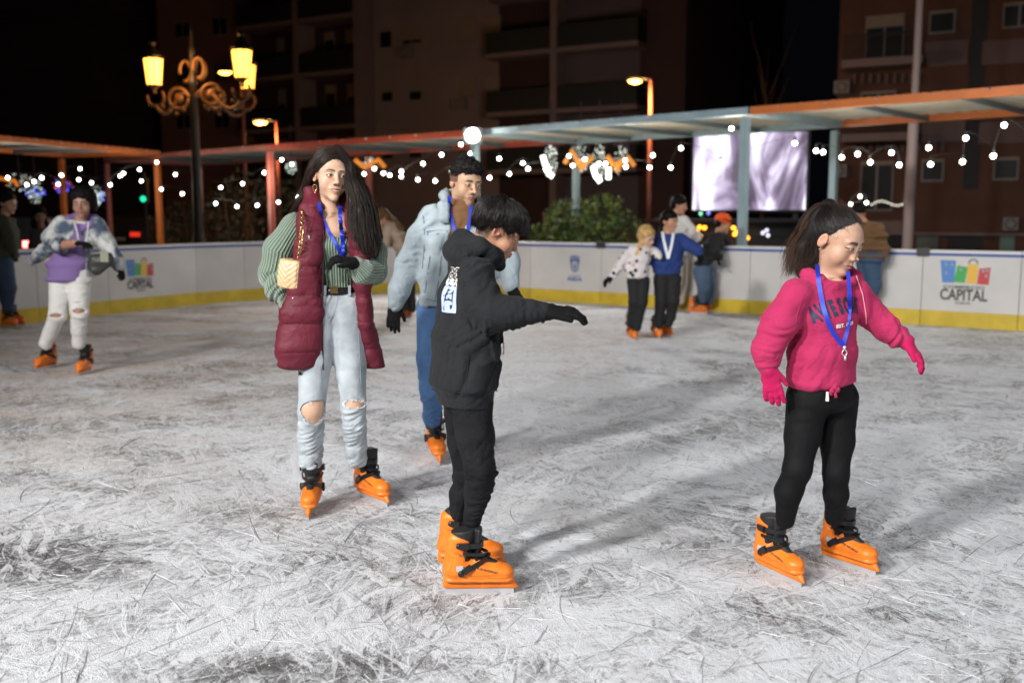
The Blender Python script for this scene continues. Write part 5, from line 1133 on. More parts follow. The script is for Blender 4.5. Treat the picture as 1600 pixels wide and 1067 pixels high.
# ------------------------------------------------------------------ man in the pale denim jacket
def build_man():
    D = 5.75; J = lambda x, y, d=0.: P(x, y, D+d)
    root = person((685, 727), 'short haired man in pale denim jacket, skating behind the boy in charcoal')
    H = Head(J(727, 286, .0), frame(33, 13, -4), 1.05, .97, 1.0, 1.05, eye=.0034); T = frame(18)
    legR = [(J(678, 480, .0), .100), (J(672, 560, -.03), .078), (J(673, 610, -.05), .060), (J(675, 655, .02), .052)]
    legL = [(J(732, 480, .05), .100), (J(738, 560, .10), .078), (J(740, 600, .1), .060), (J(738, 650, .2), .052)]
    tor = [(J(722, 338, .02), (.175, .085, .05)), (J(718, 375, .0), (.215, .125, .06)), (J(715, 430, .0), (.232, .128, .06)), (J(713, 462, .0), (.225, .122, .04))]
    armA = [(J(678, 337, .0), .068), (J(657, 370, .0), .072), (J(638, 415, -.02), .072), (J(624, 452, -.06), .058), (J(620, 468, -.07), .048)]
    armB = [(J(768, 342, .08), .078), (J(785, 375, .10), .072), (J(795, 410, .06), .062), (J(798, 446, .0), .050)]
    sh = lambda c, f: [(p, tuple(np.array(r)*f) if hasattr(r, '__len__') else r*f) for p, r in c]
    pr = H.prims(J(722, 334, .03), .058) + chain(sh(tor, .66), T, .03) + chain(sh(armA, .65), None, .02) + chain(sh(armB, .65), None, .02) + chain([(J(708, 470, .02), (.16, .10, .06)), (J(706, 490, .02), (.16, .1, .06))], T, .03)
    for c in (legR, legL): pr += chain(sh(c, .88), None, .02)
    def side(q): return np.clip(((q[:, 2] > -.002+.25*np.maximum(0, q[:, 1])) & (q[:, 1] < .035) & ((np.abs(q[:, 0]) > .05) | (q[:, 1] < -.05)))*.75, 0, .75)
    body, _, _ = body_mesh(root, H, pr, skin=(.54, .335, .22), lip=(.36, .12, .10), brow=(.015, .01, .008), browth=1.3, beard=.55, blush=.08, hairline=side, hf=.0024)
    H.eyes(body, look=(.1, -.25))
    hp = [H.e((0, -.012, .066), (.080, .094, .072), .01), H.e((0, .045, .092), (.062, .048, .030), .02), H.e((0, .095, .022), (.075, .052, .048), .008, 's'), H.e((0, 0, -.030), (.2, .2, .055), .012, 's')]
    hair, hv, hF = solid('hair', hp, .0045, M_hairb, root, disp=lambda v, n: .006*noise3(H.L(v)*70)+.003*noise3(H.L(v)*160))
    cap_strands('hair_strands', H, (hv, hF), 1100, M_hairs, hair, lambda p: nrm(np.array([rnd.gauss(0, 1), rnd.gauss(0, 1), rnd.gauss(0, 1)])+H.M[1]), zmin=.03, rad=.0018, jit=1.0, lift=.008, steps=5, step=.010)
    JM = mat('washed_denim', (.30, .355, .385), .88, wr=.016, bump=.6, bscale=200, var=.22, vscale=7, sheen=.1)
    sp = chain(tor, T, .04) + chain(armA, None, .035) + chain(armB, None, .035) + [Prim(J(713, 466, 0), J(713, 474, 0), (.218, .118, .02), (.212, .114, .01), T, .012), Cut(J(713, 480, -.1), (0, 0, -1), .008), Cut(J(713, 480, -.1), (.10, 0, -1), .008)]
    sp += chain([(J(625, 452, -.06), .054), (J(618, 474, -.08), .044)], None, .01)
    sp += chain([(J(696, 342, -.115), (.034, .014, .03)), (J(694, 322, -.08), (.032, .018, .03)), (J(694, 308, .0), (.022, .026, .03)), (J(704, 304, .09), (.03, .022, .03)), (J(740, 306, .09), (.03, .022, .03)), (J(750, 322, .0), (.022, .024, .03)), (J(748, 340, -.06), (.026, .016, .03))], None, .012)
    sp += [Prim(J(727, 300, -.20), J(725, 370, -.24), (.086, .24, .04), (.076, .20, .04), T, .006, 's'), Prim(J(725, 370, -.24), J(722, 490, -.24), (.076, .20, .04), (.055, .19, .04), T, .006, 's'), Prim(J(722, 298, .02), J(722, 325, .01), (.085, .085, .03), (.075, .075, .03), T, .01, 's')]
    fo = folds([(armA[0][0], armA[2][0], .012, 7, .8), (armA[2][0], armA[4][0], .014, 13, .6), (armB[0][0], armB[3][0], .013, 9, .6), (tor[0][0], tor[3][0], .010, 5, 1.3)])
    top, tv, tF = solid('denim_jacket', sp, .0055, JM, root, disp=fo); bv = bvh_of(tv, tF); sm = mat('pale_stitching', (.55, .60, .62), .9); sd = mat('denim_shade_seam', (.15, .19, .23), .9)
    for pth in ([(666, 362), (684, 360), (700, 361)], [(668, 362), (670, 390), (684, 397), (697, 390), (699, 362)], [(660, 330), (664, 352), (663, 385), (660, 420)], [(652, 460), (668, 468), (690, 472)], [(704, 370), (702, 420), (700, 465)], [(672, 400), (668, 430), (664, 458)], [(690, 400), (686, 440), (680, 468)]): ribbon_px('seam', bv, pth, .006, sd, top, .0015, .002, 16)
    q = [hit(bv, x, y, .003)[0] for x, y in ((684, 366), (703, 400), (702, 440))]; mb = MB()
    for p in q:
        if p is not None: mb.ball(p, .008, 8, (1, .5, 1))
    mb.build('button', mat('brass', (.5, .35, .15), .35, 1.), top, True)
    pn = chain([(J(722, 312, .01), (.072, .070, .04)), (J(722, 330, .01), (.085, .082, .04)), (J(722, 345, .01), (.13, .088, .04)), (J(722, 380, .0), (.17, .108, .05)), (J(718, 470, .0), (.17, .108, .05))], T, .03) + [Cut(J(722, 311, 0), H.M[2]*.5+ZU, .01)]
    kn, kv, kF = solid('polo_neck', pn, .006, mat('brown_knit', (.16, .075, .030), .9, bump=.6, bscale=150), root, disp=folds([(J(722, 305, 0), J(722, 340, 0), .005, 22, .3), (J(722, 340, 0), J(718, 470, 0), .007, 7, 1)])); bk = bvh_of(kv, kF)
    LB = mat('blue_ribbon', (0, 0, 0)); l1 = ribbon_px('lanyard', bk, [(702, 306), (703, 330), (708, 352), (716, 375)], .020, LB, root, .008, fallback=D-.1); ribbon_px('lanyard_strap', bk, [(736, 322), (734, 345), (728, 372), (724, 390)], .018, LB, l1, .008, fallback=D-.1)
    lp = chain([(J(708, 466, .02), (.185, .115, .05)), (J(706, 488, .02), (.185, .115, .06))], T, .03)
    for c in (legR, legL): lp += chain(c, None, .02)
    solid('jeans', lp, .006, mat('blue_denim', (.075, .17, .36), .8, wr=.02, bump=.4, bscale=200, var=.28, vscale=7), root, disp=folds([(legR[0][0], legR[2][0], .006, 8, .6), (legR[2][0], legR[3][0], .010, 14, .5), (legL[0][0], legL[3][0], .006, 10, .6)]))
    g = chain([(J(619, 468, -.07), .036), (J(617, 478, -.075), .036)], None, .01) + hand_prims(J(617, 476, -.075), J(614, 504, -.09)-J(617, 476, -.075), (.1, 1, .1), 1.0, 16, 3, 1, .036, 34, .011)
    solid('glove', g, .0035, M_glove, root)
    g = chain([(J(798, 446, .0), .036), (J(800, 452, -.01), .036)], None, .01) + hand_prims(J(800, 452, -.01), J(812, 472, -.05)-J(800, 452, -.01), (-.3, -.6, -.2), .95, 38, 3, 1, .036, 30, .011)
    solid('glove', g, .0035, M_glove, root)
    skate(root, (687, 727), 12, 1.08); skate(root, (752, 714), 20, 1.08)
    return root
girl = build_girl(); boy = build_boy(); woman = build_woman(); man = build_man()
# ================================================================== BEYOND THE RINK
M_brick = mat('brick_dark', (.045, .022, .02), .85, var=.15, vscale=.5, bump=.4, bscale=3); M_stucco = mat('pale_stucco', (.24, .195, .20), .9, var=.12, vscale=.4)
M_slab = mat('concrete_slab', (.20, .15, .15), .85, var=.1, vscale=1); M_blk = mat('balcony_dark', (.012, .012, .014), .7); M_glass = mat('window_dark', (.006, .007, .009), .45, spec=.2)
M_shut = mat('cream_shutter', (.24, .195, .15), .7, var=.1, vscale=8); M_frm = mat('window_frame', (.22, .19, .18), .6)
class Facade:
    def __init__(s, xa, da, xb, db, name, label, top, cat='building', grp=None):
        s.a = P(xa, 336, da)*[1, 1, 0]; s.b = P(xb, 336, db)*[1, 1, 0]; s.u = nrm(s.b-s.a); s.n = np.array([s.u[1], -s.u[0], 0.]); s.L = np.linalg.norm(s.b-s.a)
        s.root = empty(name, (s.a+s.b)/2, label, cat, grp); s.top = top
    def sz(s, px, py):
        r = ray(px, py); O = np.array([0, 0, CAMH]); t = ((s.a-O)@s.n)/(r@s.n); q = O+r*t; return (q-s.a)@s.u, q[2]
    def box(s, mb, s0, s1, z0, z1, d0, d1): mb.box(s.a + s.u*(s0+s1)/2 + ZU*(z0+z1)/2 + s.n*(d0+d1)/2, (abs(s1-s0), abs(d1-d0), abs(z1-z0)), s.u, s.n)
    def rect(s, name, x0, y0, x1, y1, d0, d1, m, parent=None):
        ym = (y0+y1)/2; s0, _ = s.sz(x0, ym); s1, _ = s.sz(x1, ym); _, z0 = s.sz((x0+x1)/2, y1); _, z1 = s.sz((x0+x1)/2, y0); mb = MB(); s.box(mb, s0, s1, z0, z1, d0, d1); return mb.build(name, m, parent or s.root), (s0, s1, z0, z1)
    def wall(s, s0, s1, z0, z1, m, d0=-8., d1=0., name='wall'): mb = MB(); s.box(mb, s0, s1, z0, z1, d0, d1); return mb.build(name, m, s.root)
    def window(s, x0, y0, x1, y1, shut=0., d=0., lit=None):
        o, (s0, s1, z0, z1) = s.rect('window', x0, y0, x1, y1, d, d+.05, M_frm)
        mb = MB(); n = 2 if s1-s0 > .9 else 1; w = (s1-s0-.10-(n-1)*.07)/n
        for k in range(n): a = s0+.05+k*(w+.07); s.box(mb, a, a+w, z0+.06, z1-.06-(z1-z0)*shut, d+.053, d+.056)
        mb.build('pane', lit or M_glass, o)
        if shut: mb = MB(); s.box(mb, s0+.04, s1-.04, z1-.04-(z1-z0-.08)*shut, z1-.04, d+.058, d+.075); mb.build('shutter', M_shut, o)
        return o
H0 = -.06
# central block: line through (775px, 50 m) and (1015px, 46 m)
def dline(px): # distance where the ray column px meets that facade line
    X = (px-CX)/FPX; return (50 + 4/7*(-.8))/(1+X*4/7) if True else 0
def D2(px): X = (px-CX)/FPX; return (50 - .8*4/7)/(1 + X*4/7)
top = 24.
b1 = Facade(585, D2(585), 780, D2(780), 'apartment_block', 'pale stucco apartment block front with small shuttered windows, behind the red canopy', top)
b1.wall(0, b1.L, H0, top, M_stucco)
for r in ((717, 30, 745, 66, .9), (758, 25, 783, 62, .9), (719, 122, 744, 153, .9), (759, 119, 781, 150, .85), (594, 46, 613, 76, .1), (629, 42, 659, 70, .7), (597, 139, 615, 160, .2), (640, 138, 660, 158, .2), (719, 212, 744, 240, .9), (597, 228, 615, 250, .1), (640, 227, 660, 248, .1)): b1.window(*r)
for x, y in ((627, 76), (711, 156)):
    o, q = b1.rect('air_conditioner', x, y, x+20, y+15, 0, .35, mat('ac_grey', (.20, .18, .17), .6)); s0, s1, z0, z1 = q; mb = MB(); c = b1.a+b1.u*(s0+s1)/2+ZU*(z0+z1)/2+b1.n*.352
    mb.lathe(c, [(.01, -.005), (.2, 0)], 10); mb2 = MB(); mb2.tube([c + b1.u*.18*math.cos(t)+ZU*.18*math.sin(t) for t in np.linspace(0, 2*PI, 14)], .015, 4); mb2.build('fan_grille', M_blk, o)
def balcony_bay(F, x0, x1, rows, win, col=None, dpt=1.3, par=32, mwall=M_brick, mpar=M_blk):
    """recessed brick bay with projecting slabs, parapets and shuttered openings; rows = slab y at x0 and x1"""
    ya0 = F.sz(x0, 200)[0]; ya1 = F.sz(x1, 200)[0]
    F.wall(ya0, ya1, H0, F.top, mwall, -8, -.25 if F is not b3 else 0.)
    for y0, y1 in rows:
        z = F.sz((x0+x1)/2, (y0+y1)/2)[1]; mb = MB(); F.box(mb, ya0, ya1, z-.16, z+.06, -.2, dpt); sl_ = mb.build('balcony', M_slab, F.root)
        mb = MB(); F.box(mb, ya0+.02, ya1-.02, z+.06, z+1.05, dpt-.10, dpt-.02); F.box(mb, ya1-.10, ya1-.02, z+.06, z+1.05, 0, dpt-.1); F.box(mb, ya0+.02, ya0+.10, z+.06, z+1.05, 0, dpt-.1); mb.build('parapet', mpar, sl_)
        for wx0, wx1, sh_ in win:
            s0 = F.sz(wx0, 200)[0]; s1 = F.sz(wx1, 200)[0]; mb = MB(); F.box(mb, s0, s1, z+.9, z+2.35, -.24, -.19); o = mb.build('window', M_frm, F.root)
            mb = MB(); F.box(mb, s0+.05, s1-.05, z+.95, z+2.3-1.3*sh_, -.188, -.184); mb.build('pane', M_glass, o); mb = MB(); F.box(mb, s0+.03, s1-.03, z+2.32-1.35*sh_, z+2.32, -.186, -.17); mb.build('shutter', M_shut, o)
    for cx in col or []:
        s0 = F.sz(cx, 200)[0]; mb = MB(); F.box(mb, s0-.17, s0+.17, H0, F.top, -.1, dpt+.02); mb.build('column', M_slab, F.root)
b3 = None
b2 = Facade(400, D2(400), 585, D2(585), 'apartment_block', 'dark brick apartment front with deep balconies, above the far amber street light', top)
balcony_bay(b2, 400, 585, ((48, 28), (130, 113), (211, 195), (290, 277), (-36, -58)), ((432, 444, .6), (458, 478, .2), (506, 522, .3), (540, 560, .5)), (490, 583))
b3 = Facade(780, D2(780), 1070, D2(1070), 'apartment_block', 'brick apartment front with cream roller shutters behind the slim amber street light', top)
balcony_bay(b3, 780, 1012, ((93, 72), (183, 168), (4, -24), (272, 262)), ((830, 870, .95), (925, 968, .75), (990, 1010, .9)), (884,), mpar=mat('balcony_green', (.014, .018, .017), .7))
s0 = b3.sz(1012, 200)[0]; b3.wall(s0, b3.L, H0, top, M_brick, -8, .3)
b4 = Facade(1070, D2(1070)+.2, 1215, 66, 'apartment_block', 'blank grey side wall of a block, left of the black gap above the screen', top)
b4.wall(0, b4.L, H0, top+1, mat('grey_render', (.10, .085, .095), .9, var=.1, vscale=.3), -6)
b0 = Facade(258, 60.5, 400, D2(400)+1, 'apartment_block', 'narrow brown tower with small windows behind the ornate lamp post', 26.)
b0.wall(0, b0.L, H0, 26, mat('brown_render', (.19, .09, .06), .9, var=.12, vscale=.4))
for r in ((274, 36, 298, 60), (332, 28, 356, 56), (276, 178, 300, 203), (336, 175, 360, 202), (276, 104, 298, 130), (335, 100, 358, 128)): b0.window(*r)
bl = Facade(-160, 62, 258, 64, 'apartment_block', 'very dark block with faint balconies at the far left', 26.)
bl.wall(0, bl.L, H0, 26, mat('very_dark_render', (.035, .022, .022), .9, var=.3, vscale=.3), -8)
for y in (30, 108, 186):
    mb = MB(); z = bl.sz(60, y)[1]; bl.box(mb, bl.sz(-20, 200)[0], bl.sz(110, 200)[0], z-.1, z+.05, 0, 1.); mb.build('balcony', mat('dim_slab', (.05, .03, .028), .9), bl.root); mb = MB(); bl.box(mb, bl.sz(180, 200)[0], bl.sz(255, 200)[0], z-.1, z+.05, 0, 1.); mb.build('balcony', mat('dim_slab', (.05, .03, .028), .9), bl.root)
# brick building on the right
br = Facade(1300, 35, 1700, 31.3, 'apartment_block', 'brown brick apartment building with arcaded balcony behind the pale mast', 20.)
M_brk2 = mat('brick_brown', (.095, .042, .028), .85, var=.15, vscale=1, bump=.4, bscale=6); M_par2 = mat('parapet_render', (.15, .10, .095), .85, var=.1, vscale=1)
br.wall(0, br.L, H0, 20, M_brk2)
for r in ((1352, 24, 1413, 92, .25), (1452, 17, 1493, 53, .05), (1567, 4, 1620, 44, .05), (1344, 252, 1396, 330, .05), (1440, 249, 1475, 284, .05), (1552, 246, 1592, 282, .05), (1345, 143, 1400, 160, .1)): br.window(*r)
for x0, y0, x1, y1, m, nm, d in ((1445, 65, 1513, 104, M_par2, 'parapet', .10), (1535, 62, 1640, 100, M_par2, 'parapet', .10), (1440, 186, 1508, 222, M_par2, 'parapet', .10), (1530, 190, 1640, 224, M_par2, 'parapet', .10), (1512, 0, 1536, 296, M_blk, 'stair_window', .04), (1325, 98, 1448, 110, M_slab, 'balcony', 1.2), (1325, 212, 1440, 224, M_slab, 'balcony', 1.2)): br.rect(nm, x0, y0, x1, y1, 0, d, m)
for y0, y1 in ((60, 98), (184, 212)):
    o, q = br.rect('balcony_rail', 1330, y0, 1446, y0+3, 1.10, 1.16, M_blk); s0_, s1_, z0_, z1_ = q; zb = br.sz(1388, y1)[1]; mb = MB()
    for k in range(30): s_ = s0_+(s1_-s0_)*k/29; br.box(mb, s_-.012, s_+.012, zb, z0_, 1.11, 1.14)
    mb.build('baluster', M_blk, o)
for y in (122, 228):
    for k in range(9 if y < 200 else 12):
        x = 1334+k*12.5; br.rect('arch_corbel', x, y-6, x+5, y+10, 0, .18, mat('corbel_stone', (.14, .085, .08), .9))
for x, y in ((1306, 128), (1302, 258), (1568, 340)):
    o, q = br.rect('air_conditioner', x, y, x+24, y+20, 0, .35, mat('ac_grey', (0, 0, 0))); c = br.a+br.u*(q[0]+q[1])/2+ZU*(q[2]+q[3])/2+br.n*.355; mb = MB(); mb.tube([c + br.u*.15*math.cos(t)+ZU*.15*math.sin(t) for t in np.linspace(0, 2*PI, 14)], .02, 4); mb.build('fan_grille', M_blk, o)
for x0, x1, m in ((1378, 1412, M_blk), (1432, 1466, mat('shop_grey', (.10, .12, .11), .6)), (1480, 1535, M_blk), (1562, 1585, mat('shop_poster', (.12, .20, .18), .6))): br.rect('shop_front', x0, 368, x1, 400, 0, .06, m)
br.rect('shop_sign', 1336, 345, 1410, 365, 0, .12, mat('shop_sign', (.16, .10, .09), .6)); br.rect('shop_lintel', 1325, 364, 1640, 367.5, 0, .3, M_slab)
lamp('facade_fill_right', 'POINT', tuple(P(1500, 120, 22) + [2.5, 0, 2]), 36, (1., .80, .66), .3)  # added fill lamp with no fixture, brightens the right brick facade
lamp('facade_fill_centre', 'POINT', tuple(P(830, 180, 36)), 260, (1., .88, .84), .4)  # second added fill, an unseen point lamp brightening the central facades
# shop lights under the arcade
gar = empty('garland', P(1370, 320, 33.), 'row of small white garland lights above the brown coated spectator', 'garland')
for i in range(11): mb = MB(); mb.ball(P(1362+i*5.2, 320-4.5*math.sin(i*.6)-i*.4, 33.), .032, 8); mb.build('bulb', mat('garland_glow', (1, 1, 1), emit=(1, .95, .8), estr=1.6), gar, True)
mb = MB(); mb.tube([P(1362+i*5.2, 318-4.5*math.sin(i*.6)-i*.4, 33.04) for i in range(11)], .01, 4); mb.build('cable', M_wire, gar)

# big video screen
sd = 26.; c0 = P(1082, 330, sd+.4); c1 = P(1258, 328, sd-.3); ct_ = P(1258, 206, sd-.3); scr = empty('video_screen', (c0+c1)/2*[1, 1, 0], 'large glowing video wall showing lilac and white close up footage, behind the blue posts', 'screen')
su = nrm((c1-c0)*[1, 1, 0]); sn = np.array([su[1], -su[0], 0.]); W_ = np.linalg.norm((c1-c0)[:2]); Hh = ct_[2]-c1[2]; cc = (c0+c1)/2; cc[2] = c1[2]+Hh/2
mb = MB(); mb.box(cc - sn*.16, (W_+.14, .3, Hh+.14), su, sn); mb.build('cabinet', M_blk, scr)
ms = bpy.data.materials.new('screen_footage'); ms.use_nodes = True; nt = ms.node_tree; N = nt.nodes; Lk = nt.links; b = N['Principled BSDF']; b.inputs['Base Color'].default_value = (.01, .01, .01, 1); b.inputs['Roughness'].default_value = .4
g = N.new('ShaderNodeTexCoord'); mp = N.new('ShaderNodeMapping'); mp.inputs['Scale'].default_value = (1.1, 1.1, .42); mp.inputs['Location'].default_value = (3.3, 1.0, 2.2); Lk.new(g.outputs['Object'], mp.inputs[0])
nn = N.new('ShaderNodeTexNoise'); nn.inputs['Scale'].default_value = .95; nn.inputs['Detail'].default_value = 4.; nn.inputs['Distortion'].default_value = 1.2; Lk.new(mp.outputs[0], nn.inputs['Vector'])
cr = N.new('ShaderNodeValToRGB'); e = cr.color_ramp.elements; e[0].position = .40; e[0].color = (.05, .035, .06, 1); e[1].position = .64; e[1].color = (1, .98, 1, 1)
x = e.new(.48); x.color = (.18, .14, .22, 1); x = e.new(.555); x.color = (.50, .46, .58, 1); Lk.new(nn.outputs[0], cr.inputs[0]); Lk.new(cr.outputs[0], b.inputs['Emission Color']); b.inputs['Emission Strength'].default_value = 2.2
mb = MB(); mb.box(cc + sn*.0, (W_, .012, Hh), su, sn); mb.build('display', ms, scr)
mb = MB()
for k in (-.42, .42): mb.box(cc*[1, 1, 0] + su*W_*k - sn*.3 + ZU*(c1[2]+.6)/2, (.12, .12, c1[2]+.6), su, sn)
mb.build('truss_leg', M_dark, scr)
# kiosk with amber lamps under the screen
kq = P(1130, 372, 23.5); kio = empty('kiosk', (kq[0], kq[1]+.8, H0), 'dark kiosk with glowing amber lamps below the video screen', 'kiosk')
mb = MB(); mb.box((kq[0]+.2, kq[1]+.9, .62), (3.4, 1.5, 1.36)); mb.box((kq[0]+.2, kq[1]+.6, 1.32), (3.7, 2.2, .08)); mb.box((kq[0]+.2, kq[1]+.1, 1.0), (3.3, .06, .12)); mb.build('body', M_blk, kio)
for x, y in ((1083, 358), (1089, 362), (1094, 369), (1101, 356), (1080, 353), (1093, 355), (1146, 356), (1152, 362), (1158, 357), (1163, 366), (1155, 371), (1168, 372), (1148, 366), (1160, 362)): mb = MB(); mb.ball(P(x, y, 23.4), .05, 8); mb.build('amber_lamp', mat('amber_glow', (1, .5, .1), emit=(1, .36, .02), estr=5), kio, True)
for x, y, cl, nm in ((1192, 364, (.8, .8, 1), 'white'), (1200, 368, (.8, .8, 1), 'white'), (1198, 360, (.8, .8, 1), 'white'), (1095, 334, (.05, .9, .4), 'green'), (1107, 333, (.1, .15, 1), 'blue')): mb = MB(); mb.ball(P(x, y, 23.4), .045, 8); mb.build('small_lamp', mat('lamp_'+nm, (1, 1, 1), emit=cl, estr=1.3), kio, True)

# hanging Christmas light figures
def light_figure(px, py, w, h, d, cols, label, n=70, shape=None):
    c = P(px, py, d); s = d/FPX; root = empty('christmas_light', c, label, 'christmas light', 'hanging christmas light figures')
    for ci, (name, col, st_) in enumerate(cols):
        mb = MB()
        for i in range(n if ci == 0 else n//3):
            a = rnd.uniform(0, 2*PI); r = math.sqrt(rnd.random()); ox = 0 if ci == 0 else rnd.uniform(-.5, .5)*w
            mb.ball(c + [ox*s+.42*w*s*r*math.cos(a)*(1 if ci == 0 else .35), rnd.uniform(-.1, .1), .5*h*s*r*math.sin(a)*(1 if ci == 0 else .5)], rnd.uniform(.008, .014)*d/20, 6)
        mb.build('light_chain', mat('xmas_'+name, (1, 1, 1), emit=col, estr=st_), root)
    mb = MB(); mb.tube([c+[-.4*w*s, 0, .5*h*s], c+[.4*w*s, 0, .5*h*s], c+[.4*w*s, 0, .3*h*s]], .02, 5); mb.tube([c+[0, 0, .5*h*s], c+[0, 0, .5*h*s+.9]], .012, 4); mb.build('frame', mat('frame_purple', (.10, .05, .09), .6), root)
    return root, c, s
WH = ('white', (.85, 1, .88), 1.3)
def ribbon(root, c, s, pts, m): mb = MB(); mb.tube([c+[x*s, -.12, y*s] for x, y in pts], .055, 8); mb.build('lit_ribbon', m, root, True)
MO = mat('ribbon_amber', (1, .5, .1), emit=(1, .26, .03), estr=.55); MW = mat('tube_white', (1, 1, 1), emit=(.92, 1, .9), estr=3.5)
r, c, s = light_figure(860, 252, 26, 50, 22, [WH], 'white sparkling light figure just left of the blue rear post', 90); ribbon(r, c, s, [(-12, 8), (-8, -6), (-2, -20), (4, -24)], MW)
r, c, s = light_figure(907, 248, 30, 44, 22, [WH], 'sparkling light figure with an amber wing, just right of the blue rear post', 60); ribbon(r, c, s, [(-24, -8), (-14, 12), (-4, -6), (4, -18)], MO); ribbon(r, c, s, [(-8, -6), (6, -8), (18, 2)], MO)
r, c, s = light_figure(936, 252, 24, 56, 22, [WH], 'tall white sparkling light figure hanging in the middle', 90); ribbon(r, c, s, [(-10, -8), (-6, -22), (2, -32)], MW); ribbon(r, c, s, [(14, -10), (14, -28)], MW)
r, c, s = light_figure(970, 250, 28, 46, 22, [WH], 'sparkling light figure with amber wings nearest the slim street light', 60); ribbon(r, c, s, [(-22, 6), (-12, -8), (-2, -4), (10, 4), (20, -10)], MO); ribbon(r, c, s, [(-8, -18), (0, -4), (10, -4)], MO)
BLU = ('blue', (.05, .07, 1), 2.5); AMB = ('amber', (1, .4, .03), 1.6)
r, c, s = light_figure(30, 285, 46, 26, 30, [WH, AMB], 'white and amber light figure at the far left edge', 26); ribbon(r, c, s, [(-28, 6), (-4, 2), (0, -6)], MO)
light_figure(55, 300, 30, 36, 30, [('dim_white', (.8, 1, .85), 1.2), BLU], 'white and blue light ball left of the purple skater', 60)
light_figure(97, 290, 30, 26, 30, [('blue', (.05, .07, 1), 2.5), ('red', (1, .1, .05), 2)], 'blue and red light figure above the purple skater', 50)
light_figure(152, 306, 24, 30, 30, [('dim_white', (.8, 1, .85), 1.2), BLU], 'round white light ball right of the purple skater', 60)
r, c, s = light_figure(578, 256, 30, 20, 26, [WH, AMB], 'white and amber light figure behind the long haired woman', 30); ribbon(r, c, s, [(-22, 6), (-8, -6), (4, 0), (14, 6), (24, -6)], MO)
light_figure(455, 262, 20, 20, 26, [('dim_white', (.8, 1, .85), 1.2)], 'dim white light figure left of the long haired woman', 40)

# hedges and trees
def leaves(mb, c, r, n, sz, mi=2):
    for i in range(n):
        v = np.array([rnd.gauss(0, 1), rnd.gauss(0, 1), rnd.gauss(0, 1)]); v = v/np.linalg.norm(v)*rnd.uniform(.45, 1.08)**.6*np.array(r); p = np.array(c)+v
        a = nrm([rnd.gauss(0, 1) for _ in range(3)]); b_ = nrm(np.cross(a, [rnd.gauss(0, 1) for _ in range(3)])); L = sz*rnd.uniform(.6, 1.4); mb.cur = rnd.randrange(mi)
        mb.add([p-a*L, p+b_*L*.4, p+a*L, p-b_*L*.4], [(0, 1, 2, 3)])
ML = [mat('leaf_green', (.035, .075, .010), .5), mat('leaf_yellow_green', (.09, .12, .014), .5), mat('leaf_dark', (.015, .032, .010), .55)]
def bush(x0, x1, yt, d, label, n, mats=ML, thick=1.0, name='hedge', zb=.3):
    a = P(x0, yt, d); b_ = P(x1, yt, d); root = empty(name, ((a[0]+b_[0])/2, d, H0), label, name); mb = MB(); k = max(2, int((b_[0]-a[0])/.55)); zt_ = a[2]
    for i in range(k):
        x = a[0]+(b_[0]-a[0])*(i+.5)/k; t = zt_-rnd.uniform(0, .45)-(.35 if i in (0, k-1) else 0)
        for z in np.arange(zb+.2, t-.1, .5): leaves(mb, (x+rnd.uniform(-.15, .15), d+rnd.uniform(-.2, .2), min(z, t-.35)), (.50, .42*thick, .46), n, .06, 3)
    mb.build('foliage', mats, root)
    mb = MB()
    for i in range(k): x = a[0]+(b_[0]-a[0])*(i+.5)/k; mb.tube([(x, d+.1, H0), (x+.05, d+.12, 1.), (x-.05, d+.1, zt_*.75)], [.05, .04, .02], 5)
    mb.build('stem', mat('bark', (.06, .035, .02), .9), root)
bush(832, 1002, 293, 20.5, 'leafy green bush lit from the front behind the blue rear post', 460, name='bush')
MD = [mat('ivy_dark', (.02, .030, .008), .55), mat('ivy_brown', (.07, .035, .010), .6), mat('ivy_black', (.010, .014, .006), .6)]
bush(330, 478, 255, 26.5, 'dark ivy hedge behind the lamp post and canopy posts', 120, MD)
bush(238, 330, 292, 28.5, 'lower dark shrub hedge left of the lamp post', 100, MD)
tq = P(1192, 330, 36.); tr = empty('tree', (tq[0], tq[1], H0), 'bare young tree with thin orange lit twigs above the blue canopy', 'tree'); mb = MB(); zc = P(1192, 165, 36)[2]
mb.tube([(tq[0], tq[1], H0), (tq[0], tq[1], zc*.6), (tq[0]+.03, tq[1], zc)], [.10, .08, .05], 7); mb.build('trunk', mat('bark', (0, 0, 0)), tr, True); mb = MB()
for i in range(15):
    a_ = rnd.uniform(0, 2*PI); L = rnd.uniform(1.2, 2.6); z0 = zc-rnd.uniform(-.1, 1.2); sp_ = rnd.uniform(.15, .55); p = np.array([tq[0], tq[1], z0]); pts = [p]
    for k in range(5): p = p + np.array([math.cos(a_)*sp_*L/5, math.sin(a_)*sp_*L/5, L/5]) + [rnd.gauss(0, .04) for _ in range(3)]; pts.append(p)
    mb.tube(pts, [.022, .018, .014, .010, .007, .004], 4)
mb.build('crown', mat('twig_brown', (.07, .035, .02), .9), tr)
